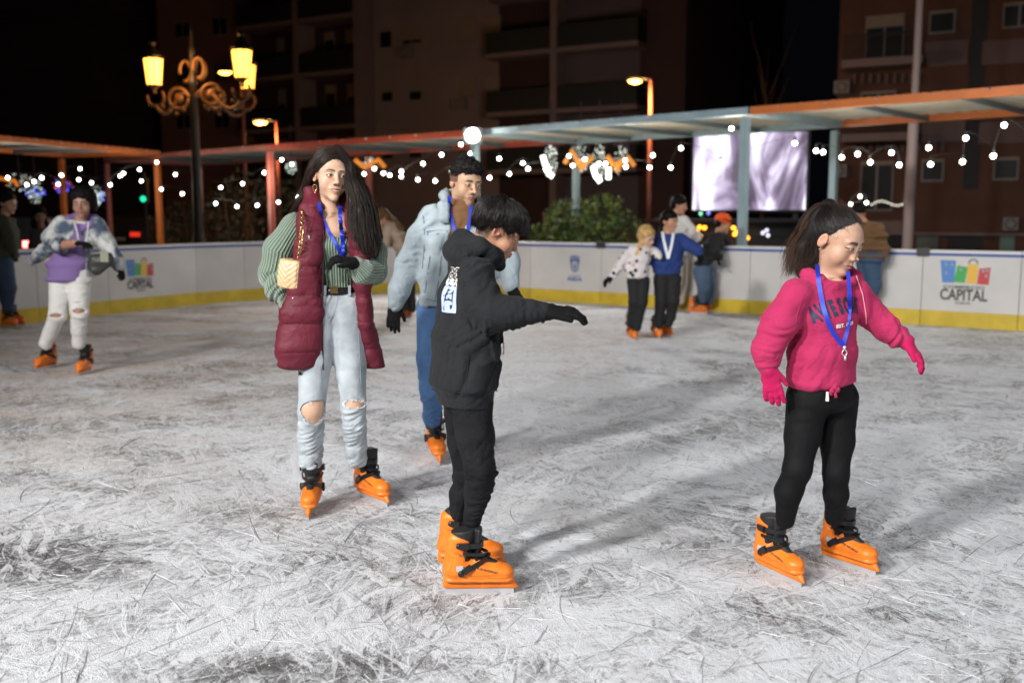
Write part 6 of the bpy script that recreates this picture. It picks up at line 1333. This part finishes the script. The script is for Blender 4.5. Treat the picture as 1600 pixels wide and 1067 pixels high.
# cars with their lamps on
def car(px, d, label, lamps, yaw):
    c = P(px, 372, d); c[2] = 0; root = empty('parked_car', (c[0], c[1], H0), label, 'car', 'cars standing beyond the canopies'); f = frame(yaw); u, n = f[0], f[1]
    prof = [(-2.1, .35), (-2.15, .75), (-1.9, .95), (-1.1, 1.02), (-.6, 1.42), (.9, 1.45), (1.6, 1.0), (2.05, .9), (2.1, .35)]; vs = []; nP = len(prof)
    for sgn in (-1, 1):
        for y, z in prof: w = .86 if z < 1.1 else .66; vs.append(c + u*sgn*w + n*y + ZU*(z+H0))
    fs = [(i, (i+1) % nP, nP+(i+1) % nP, nP+i) for i in range(nP)] + [tuple(range(nP))[::-1], tuple(range(nP, 2*nP))]
    mesh_obj('body', vs, fs, mat('car_paint', (.02, .022, .03), .3), root); 
    mb = MB(); mb.box(c+n*.15+ZU*1.2, (1.38, 1.5, .30), u, n); mb.build('window', M_glass, root)
    for y in (-1.35, 1.35):
        for s_ in (-1, 1): q = c+u*s_*.8+n*y+ZU*.26; mb = MB(); mb.tube([q-u*.1, q+u*.1], .31, 14); mb.build('wheel', M_blk, root)
    for s_ in (-1, 1): mb = MB(); mb.box(c+u*s_*.62+n*2.12+ZU*.72, (.36, .05, .16), u, n); mb.build('tail_light', lamps, root)
    mb = MB(); mb.box(c+n*2.13+ZU*.55, (.5, .03, .12), u, n); mb.build('number_plate', mat('plate', (.5, .5, .5), .5), root)
car(41, 27, 'dark car with bright brake lamps behind the man in green', mat('brake_lamp', (1, .3, .3), emit=(1, .16, .13), estr=9), 12)
car(218, 40, 'small dark car with dim red lamps under the green traffic light', mat('tail_lamp', (1, .1, .05), emit=(1, .04, .02), estr=.8), 0)
q = P(224, 311, 34.); tl = empty('traffic_light', (q[0], q[1], H0), 'traffic light showing green between the two left posts', 'traffic light'); mb = MB(); mb.tube([(q[0], q[1]+.15, H0), (q[0], q[1]+.15, q[2]+.9)], .05, 6); mb.build('pole', M_dark, tl)
mb = MB(); mb.box(q+[0, .1, .28], (.26, .2, .82)); mb.build('signal_head', M_dark, tl); mb = MB(); mb.ball(q+[0, -.02, 0], .095, 10, (1, .3, 1)); mb.build('green_lens', mat('signal_green', (0, 1, .5), emit=(.02, .9, .45), estr=1.6), tl, True)
# ================================================================== PEOPLE FARTHER AWAY
def far_person(D, label, toes, head, joints, top, legs_m, skin=(.42, .22, .14), hair=(.004, .003, .003), hairfn=None, glove=M_glove, fold=.012, extra=None, h=.011, hh=.0055, hem=None, mtop=None, skate_s=1.0, dress=None, on=None, sh_r=None, top_name='jacket', leg_name='trousers'):
    """joints: dict px; arms = list of (x, y, dd, r) chains; legs likewise; torso = list of (x, y, dd, ru, rv)"""
    J = lambda x, y, d=0.: P(x, y, D+d)
    base = G(*toes[0][:2]) if toes else np.array([J(head[0], 400)[0], D, H0]); root = empty('person', base, label, 'person')
    hx, hy, hd, yaw, pitch, roll, hs = head; H = Head(J(hx, hy, hd), frame(yaw, pitch, roll), hs); ty = joints['yaw']; T = frame(ty)
    tor = [(J(x, y, d), (a, b, .05)) for x, y, d, a, b in joints['torso']]; nk = J(*joints['neck'])
    pr = H.prims(nk, .05); A = [[(J(x, y, d), r) for x, y, d, r in c] for c in joints['arms']]; Lg = [[(J(x, y, d), r) for x, y, d, r in c] for c in joints.get('legs', [])]
    pr += chain([(p, tuple(np.array(r)*.8)) for p, r in tor], T, .03)
    for c in A: pr += chain([(p, r*.65) for p, r in c], None, .02)
    for c in Lg: pr += chain([(p, r*.82) for p, r in c], None, .02)
    hands = joints.get('hands', [])
    for w, t, n, th, bare in hands:
        if bare: w_, t_ = J(*w), J(*t); pr += hand_prims(w_, t_-w_, n, .95, 22, 6, th, .03, 30, .011)
    body, _, _ = body_mesh(root, H, pr, skin=skin, lip=np.array(skin)*[.75, .45, .45], h=h, hf=hh, browth=1.3)
    H.eyes(body)
    MH = mat('hair_%.3f_%.3f' % (hair[0], hair[1]), hair, .65, var=.4, vscale=25, spec=.12)
    hp = [H.e((0, -.016, .052), (.092, .104, .090), .01), H.e((0, -.06, .0), (.078, .060, .08), .02), H.e((0, .096, -.026), (.066, .064, .080), .008, 's')]
    if hairfn: hp += hairfn(H, J)
    solid('hair', hp, .007, MH, root, disp=lambda v, n: .006*noise3(v*np.array([60, 60, 20])))
    sp = chain(tor, T, .04); z = tor[-1][0][2]-.03; sp.append(Cut((0, 0, z), (0, 0, -1), .01))
    for c in A: sp += chain(c, None, .035)
    nn_ = H.w((0, -.01, -.10)); sp.append(Prim(nn_, nn_, .062, .062, None, .01, 's'))
    if extra: sp += extra(H, J, T)
    fl = [(c[i][0], c[i+1][0], fold, 12, .6) for c in A for i in range(len(c)-1)] + [(tor[0][0], tor[-1][0], fold, 6, 1.2)]
    gar_, gv, gF = solid(top_name, sp, .009, top, root, disp=folds(fl))
    if Lg:
        lp = [Prim(tor[-1][0]+[0, 0, .03], tor[-1][0]-[0, 0, .06], (np.array(tor[-1][1])*.88)*[1, 1, .8], (np.array(tor[-1][1])*.86)*[1, 1, .8], T, .03)]
        for c in Lg: lp += chain(c, None, .02)
        if joints.get('tear'): lp += [Prim(J(x, y, -.15), J(x, y, -.05), (w, .05, hgt), (w, .05, hgt), None, .004, 's') for x, y, w, hgt in joints['tear']]
        solid(leg_name, lp, .009, legs_m, root, disp=folds([(c[i][0], c[i+1][0], fold*.6, 14, .5) for c in Lg for i in range(len(c)-1)]))
    for w, t, n, th, bare in hands:
        if not bare: w_, t_ = J(*w), J(*t); solid('glove', hand_prims(w_, t_-w_, n, .95, 22, 6, th, .034, 30, .012), .007, glove, root)
    for x, y, yw in toes: skate(root, (x, y), yw, skate_s)
    return root, H, gar_, bvh_of(gv, gF)
navy = mat('navy_sweatshirt', (.012, .035, .16), .9, bump=.4, bscale=120); blackc = mat('black_cotton', (.006, .006, .007), .85); whitej = mat('white_puffer', (.62, .60, .58), .8, bump=.3, bscale=20); blued = mat('blue_denim', (0, 0, 0))
# purple hooded top, acid washed jacket, torn white jeans
def acid():
    m = bpy.data.materials.new('acid_denim'); m.use_nodes = True; nt = m.node_tree; N = nt.nodes; b = N['Principled BSDF']; b.inputs['Roughness'].default_value = .85; t = N.new('ShaderNodeTexCoord'); n = N.new('ShaderNodeTexNoise'); n.inputs['Scale'].default_value = 7; n.inputs['Detail'].default_value = 4; nt.links.new(t.outputs['Object'], n.inputs['Vector'])
    c = N.new('ShaderNodeValToRGB'); c.color_ramp.elements[0].position = .42; c.color_ramp.elements[0].color = (.055, .075, .12, 1); c.color_ramp.elements[1].position = .58; c.color_ramp.elements[1].color = (.52, .52, .50, 1); nt.links.new(n.outputs[0], c.inputs[0]); nt.links.new(c.outputs[0], b.inputs['Base Color']); return m
lil = mat('lilac_fleece', (.20, .125, .31), .9, bump=.3, bscale=60)
def pj(H, J, T):
    o = [Prim(J(112, 350, -.30), J(108, 440, -.30), (.085, .24, .05), (.14, .26, .05), T, .01, 's')]
    return o + chain([(J(88, 380, .05), .07), (J(66, 395, .12), .060), (J(50, 408, .16), .040)], None, .02)
r, H, g, bv = far_person(9.0, 'skater in a lilac hooded top, acid washed denim jacket and torn white jeans', [(57, 579, -14), (123, 587, 0)], (129, 318, -.05, 8, 8, 0, 1.05),
    dict(yaw=5, neck=(126, 345, 0), torso=[(123, 352, 0, .17, .09), (118, 375, 0, .22, .13), (112, 410, 0, .21, .13), (115, 428, 0, .21, .13)], arms=[[(96, 350, .0, .075), (80, 372, -.05, .075), (92, 384, -.2, .065), (118, 380, -.28, .055)], [(152, 352, .02, .075), (168, 382, .02, .07), (180, 405, -.04, .06), (186, 416, -.08, .055)]],
         legs=[[(96, 440, .0, .105), (90, 492, -.05, .075), (78, 520, .03, .062), (71, 536, .05, .058)], [(123, 440, 0, .105), (124, 488, -.06, .075), (123, 516, .0, .062), (123, 536, .04, .058)]],
         hands=[((118, 380, -.28), (140, 381, -.32), (0, .2, -1), 1, False), ((185, 413, -.07), (191, 428, -.10), (-1, .3, 0), 1, False)], tear=[(88, 493, .055, .018), (124, 486, .055, .022), (121, 473, .03, .006)]), acid(), mat('white_denim', (.66, .64, .61), .8), skin=(.36, .19, .13), extra=pj, hairfn=lambda H, J: [H.e((0, -.03, .05), (.112, .10, .095), .03), H.e((-.075, -.03, -.02), (.035, .05, .06), .03), H.e((.075, -.03, -.02), (.035, .05, .06), .03), H.e((0, .096, -.03), (.062, .064, .080), .008, 's')], top_name='denim_jacket', leg_name='ripped_jeans')
J = lambda x, y, d=0.: P(x, y, 9.0+d); T_ = frame(5)
solid('hooded_top', chain([(J(124, 352, 0), (.13, .08, .04)), (J(116, 376, -.0), (.17, .115, .05)), (J(108, 412, -.02), (.20, .125, .06)), (J(106, 436, -.02), (.205, .125, .04))], T_, .03) + chain([(J(108, 344, .03), .04), (J(116, 352, -.05), .025), (J(127, 358, -.07), .02), (J(142, 350, -.04), .025), (J(148, 343, .03), .04), (J(128, 340, .1), .05), (J(108, 344, .03), .04)], None, .02), .009, lil, r, disp=folds([(J(120, 350), J(106, 440), .014, 6, 1.4)]))
mb = MB(); mb.tube([J(116, 347, -.13), J(121, 365, -.16), J(124, 385, -.17)], .007, 5); mb.tube([J(138, 347, -.13), J(137, 362, -.16), J(134, 380, -.17)], .007, 5); mb.build('drawstring', mat('white_cord', (.6, .6, .6), .8), r)
pq = J(158, 410, -.22); pb_ = empty('shoulder_bag', pq, 'small dark bag swinging at the hip of the skater in lilac', 'bag'); solid('bag_body', [Prim(pq+[-.05, 0, -.02], pq+[.06, 0, .03], (.07, .05, .10), (.06, .05, .06), None, .01)], .008, mat('dark_bag', (.03, .03, .025), .5), pb_, disp=lambda v, n: .01*noise3(v*22))
mb = MB(); mb.box(pq+[.05, -.04, .05], (.07, .02, .09)); mb.tube([pq+[0, 0, .08], J(150, 385, -.18), J(138, 375, -.20)], .007, 4); mb.build('bag_flap', mat('bag_trim', (.25, .25, .18), .35), pb_)
# blonde girl in the spotted jumper
sp_m = bpy.data.materials.new('spotted_knit'); sp_m.use_nodes = True; nt = sp_m.node_tree; N = nt.nodes; b = N['Principled BSDF']; b.inputs['Roughness'].default_value = .9; t = N.new('ShaderNodeTexCoord'); v = N.new('ShaderNodeTexVoronoi'); v.inputs['Scale'].default_value = 13; v.inputs['Randomness'].default_value = 1; nt.links.new(t.outputs['Object'], v.inputs['Vector'])
c = N.new('ShaderNodeValToRGB'); c.color_ramp.interpolation = 'CONSTANT'; c.color_ramp.elements[0].color = (.015, .015, .018, 1); c.color_ramp.elements[1].position = .30; c.color_ramp.elements[1].color = (.60, .55, .54, 1); nt.links.new(v.outputs['Distance'], c.inputs[0]); nt.links.new(c.outputs[0], b.inputs['Base Color'])
def ponyb(H, J): return chain([(H.w((0, -.08, .04)), .035), (J(1003, 380, -.02), .035), (J(996, 398, -.06), .032), (J(990, 415, -.08), .022), (J(988, 424, -.08), .008)], None, .02)
r, H, g, bv = far_person(11.4, 'small blonde girl in a black spotted white jumper leaning on her friend in blue', [(993, 532, 12), (984, 520, -5)], (1010, 370, -.02, 45, 25, 14, .98),
    dict(yaw=15, neck=(1006, 386, 0), torso=[(1003, 391, 0, .12, .07), (998, 405, 0, .145, .10), (995, 420, 0, .135, .10), (996, 431, 0, .135, .10)], arms=[[(988, 391, .0, .05), (976, 405, -.03, .048), (965, 420, -.05, .042), (957, 431, -.07, .035)], [(1015, 390, .05, .05), (1025, 396, .05, .045), (1030, 400, .0, .04)]],
         legs=[[(991, 440, .0, .085), (992, 470, -.05, .065), (987, 495, .03, .05), (985, 506, .05, .045)], [(1004, 440, 0, .085), (1003, 472, -.06, .065), (998, 498, .0, .05), (996, 512, .02, .045)]],
         hands=[((956, 432, -.07), (942, 443, -.10), (0, .3, -1), 1, False)]), sp_m, blackc, skin=(.55, .36, .27), hair=(.42, .26, .10), hairfn=ponyb, skate_s=.92, top_name='jumper', leg_name='leggings')
r, H, g, bv = far_person(11.6, 'teenager in a royal blue sweatshirt and white lanyard holding out one arm', [(1031, 530, 8), (1049, 526, 40)], (1046, 347, .0, 42, 4, -5, 1.0),
    dict(yaw=15, neck=(1044, 364, 0), torso=[(1046, 371, 0, .16, .085), (1044, 388, 0, .20, .12), (1042, 412, 0, .185, .12), (1042, 425, 0, .165, .11)], arms=[[(1064, 373, .03, .065), (1078, 384, .0, .065), (1088, 390, -.03, .06), (1092, 394, -.05, .05)], [(1027, 374, .0, .06), (1016, 392, -.03, .06), (1013, 408, -.08, .055)]],
         legs=[[(1034, 436, .0, .10), (1033, 470, -.04, .072), (1030, 495, .0, .058), (1029, 507, .02, .05)], [(1051, 436, 0, .10), (1052, 470, -.04, .072), (1048, 495, .04, .058), (1044, 506, .06, .05)]],
         hands=[((1092, 394, -.05), (1096, 414, -.06), (0, .3, -1), 1, False)]), navy, blackc, hairfn=lambda H, J: chain([(H.w((0, -.08, .03)), .05), (J(1036, 365, .12), .04)], None, .02), top_name='sweatshirt', leg_name='leggings')
lw = ribbon_px('lanyard', bv, [(1035, 362), (1037, 375), (1044, 404)], .030, mat('white_ribbon', (.7, .7, .72), .5), r, .012, fallback=11.5, thick=.004); ribbon_px('lanyard_strap', bv, [(1052, 364), (1050, 380), (1044, 404)], .030, mat('white_ribbon', (0, 0, 0)), lw, .012, fallback=11.5, thick=.004)
# at the boards
r, H, g, bv = far_person(15.0, 'man in a white jacket leaning on the boards behind the teenager in blue', [(1066, 483, 70)], (1061, 321, .1, 70, 12, 0, 1.15),
    dict(yaw=35, neck=(1056, 334, .1), torso=[(1056, 343, .1, .22, .11), (1058, 358, .05, .25, .14), (1060, 385, .0, .23, .13), (1060, 396, .0, .22, .12)], arms=[[(1068, 345, .1, .08), (1080, 362, .1, .075), (1090, 372, .2, .06)], [(1046, 346, .0, .08), (1044, 370, -.1, .07)]],
         legs=[[(1058, 405, .0, .12), (1060, 440, 0, .085), (1056, 470, .1, .065)], [(1066, 405, .1, .12), (1068, 440, .1, .085), (1064, 470, .1, .065)]]), whitej, mat('stone_trousers', (.38, .33, .26), .8), top_name='jacket')
def beanie(H, J): return []
r, H, g, bv = far_person(14.7, 'person in a black jacket and orange knitted cap bending over the boards', [(1112, 487, 78), (1104, 491, 60)], (1130, 350, .15, 80, 15, 0, 1.1),
    dict(yaw=75, neck=(1123, 362, .12), torso=[(1121, 368, .12, .20, .12), (1116, 382, .1, .24, .16), (1106, 402, .0, .22, .16), (1100, 412, .0, .2, .15)], arms=[[(1116, 372, -.1, .08), (1116, 392, -.2, .07), (1124, 402, -.15, .055)], [(1128, 370, .3, .07), (1140, 386, .3, .06)]],
         legs=[[(1096, 425, -.05, .125), (1100, 450, -.08, .095), (1098, 466, .0, .08)], [(1106, 425, .1, .125), (1107, 450, .1, .09), (1108, 468, .1, .075)]],
         hands=[((1122, 401, -.15), (1122, 411, -.2), (1, 0, 0), 1, False)]), blackc, mat('grey_blue_denim', (.06, .10, .16), .85), top_name='jacket', leg_name='jeans')
solid('knitted_cap', [H.e((0, -.02, .062), (.092, .108, .085), .01), H.e((0, -.01, .03), (.096, .112, .022), .01), H.e((0, .02, -.06), (.2, .2, .075), .008, 's')], .008, mat('orange_knit', (.75, .09, .015), .9, bump=.6, bscale=60), r, disp=lambda v, n: .003*noise3(v*60))
def coat_head(H, J): return []
r, H, g, bv = far_person(13.3, 'skater in a brown coat bent over the boards behind the girl in pink', [(1360, 492, 60), (1366, 494, 40)], (1341, 334, .25, -40, 30, 0, 1.1),
    dict(yaw=-60, neck=(1350, 348, .25), torso=[(1356, 352, .22, .22, .13), (1362, 368, .15, .25, .16), (1364, 388, .05, .24, .17), (1360, 400, .0, .24, .17)], arms=[[(1372, 358, .1, .085), (1374, 378, .15, .08), (1366, 392, .25, .06)], [(1344, 356, .4, .08), (1336, 376, .5, .07)]],
         legs=[[(1362, 410, .0, .125), (1366, 445, -.02, .085), (1358, 478, .05, .065)], [(1352, 410, .1, .12), (1352, 445, .1, .085), (1354, 478, .1, .065)]]), mat('brown_coat', (.13, .065, .025), .9, bump=.3, bscale=30), mat('mid_blue_denim', (.035, .07, .13), .85), top_name='coat', leg_name='jeans')
r, H, g, bv = far_person(12.75, 'man in a dark green jacket standing side on at the left edge', [(38, 508, 75), (26, 512, 62)], (12, 318, .0, 75, 8, 0, 1.1),
    dict(yaw=70, neck=(8, 334, 0), torso=[(3, 344, 0, .20, .11), (2, 362, 0, .24, .15), (3, 386, 0, .23, .15), (6, 400, 0, .22, .14)], arms=[[(6, 346, -.2, .08), (14, 370, -.24, .075), (20, 392, -.22, .06)], [(0, 346, .2, .08), (6, 380, .2, .07)]],
         legs=[[(6, 415, -.08, .12), (14, 450, -.1, .09), (12, 480, -.05, .07)], [(2, 415, .1, .12), (4, 450, .1, .09), (14, 482, .1, .07)]],
         hands=[((20, 392, -.22), (22, 408, -.24), (1, 0, 0), 1, False)]), mat('olive_jacket', (.022, .024, .008), .9, bump=.3, bscale=40), mat('dark_blue_denim', (.02, .035, .07), .85), top_name='jacket', leg_name='jeans')
r, H, g, bv = far_person(15.8, 'woman with dark hair in a grey top standing outside the boards at the left', [], (62, 338, .0, 30, 5, 0, 1.1),
    dict(yaw=20, neck=(64, 354, 0), torso=[(66, 362, 0, .17, .09), (68, 376, 0, .2, .12), (70, 400, 0, .18, .12), (70, 440, 0, .2, .12), (70, 500, 0, .2, .12)], arms=[[(54, 364, .0, .065), (50, 385, 0, .06), (56, 400, -.1, .05)], [(82, 364, 0, .065), (84, 390, 0, .06)]]), mat('grey_top', (.08, .06, .065), .9), blackc, skin=(.30, .15, .10), hairfn=lambda H, J: chain([(H.w((-.05, -.05, .02)), .05), (H.w((-.07, -.05, -.12)), .05), (H.w((-.06, -.04, -.22)), .03)], None, .02)+chain([(H.w((.05, -.05, .02)), .05), (H.w((.07, -.05, -.12)), .05), (H.w((.06, -.04, -.22)), .03)], None, .02), on=1, top_name='dress')
r, H, g, bv = far_person(13.9, 'fair haired skater in beige bending down between the woman and denim jacket man', [(642, 496, 40), (628, 499, 30)], (597, 342, -.05, -70, 40, 0, 1.05),
    dict(yaw=-70, neck=(606, 350, 0), torso=[(610, 352, 0, .17, .10), (618, 366, 0, .2, .14), (628, 384, 0, .2, .15), (634, 398, 0, .19, .15)], arms=[[(606, 358, -.15, .065), (602, 376, -.2, .06), (598, 392, -.2, .05)], [(612, 356, .15, .065), (606, 380, .2, .06)]],
         legs=[[(634, 410, -.06, .11), (626, 445, -.1, .08), (632, 480, .0, .06)], [(640, 410, .1, .11), (640, 445, .1, .08), (644, 482, .1, .06)]],
         hands=[((598, 392, -.2), (596, 404, -.2), (1, 0, 0), 1, False)]), mat('beige_jacket', (.34, .25, .18), .9, bump=.3, bscale=30), blackc, hair=(.10, .05, .02), hairfn=lambda H, J: chain([(H.w((0, -.07, .06)), .05), (J(616, 346, .0), .04), (J(628, 358, -.05), .03)], None, .02), top_name='jacket')
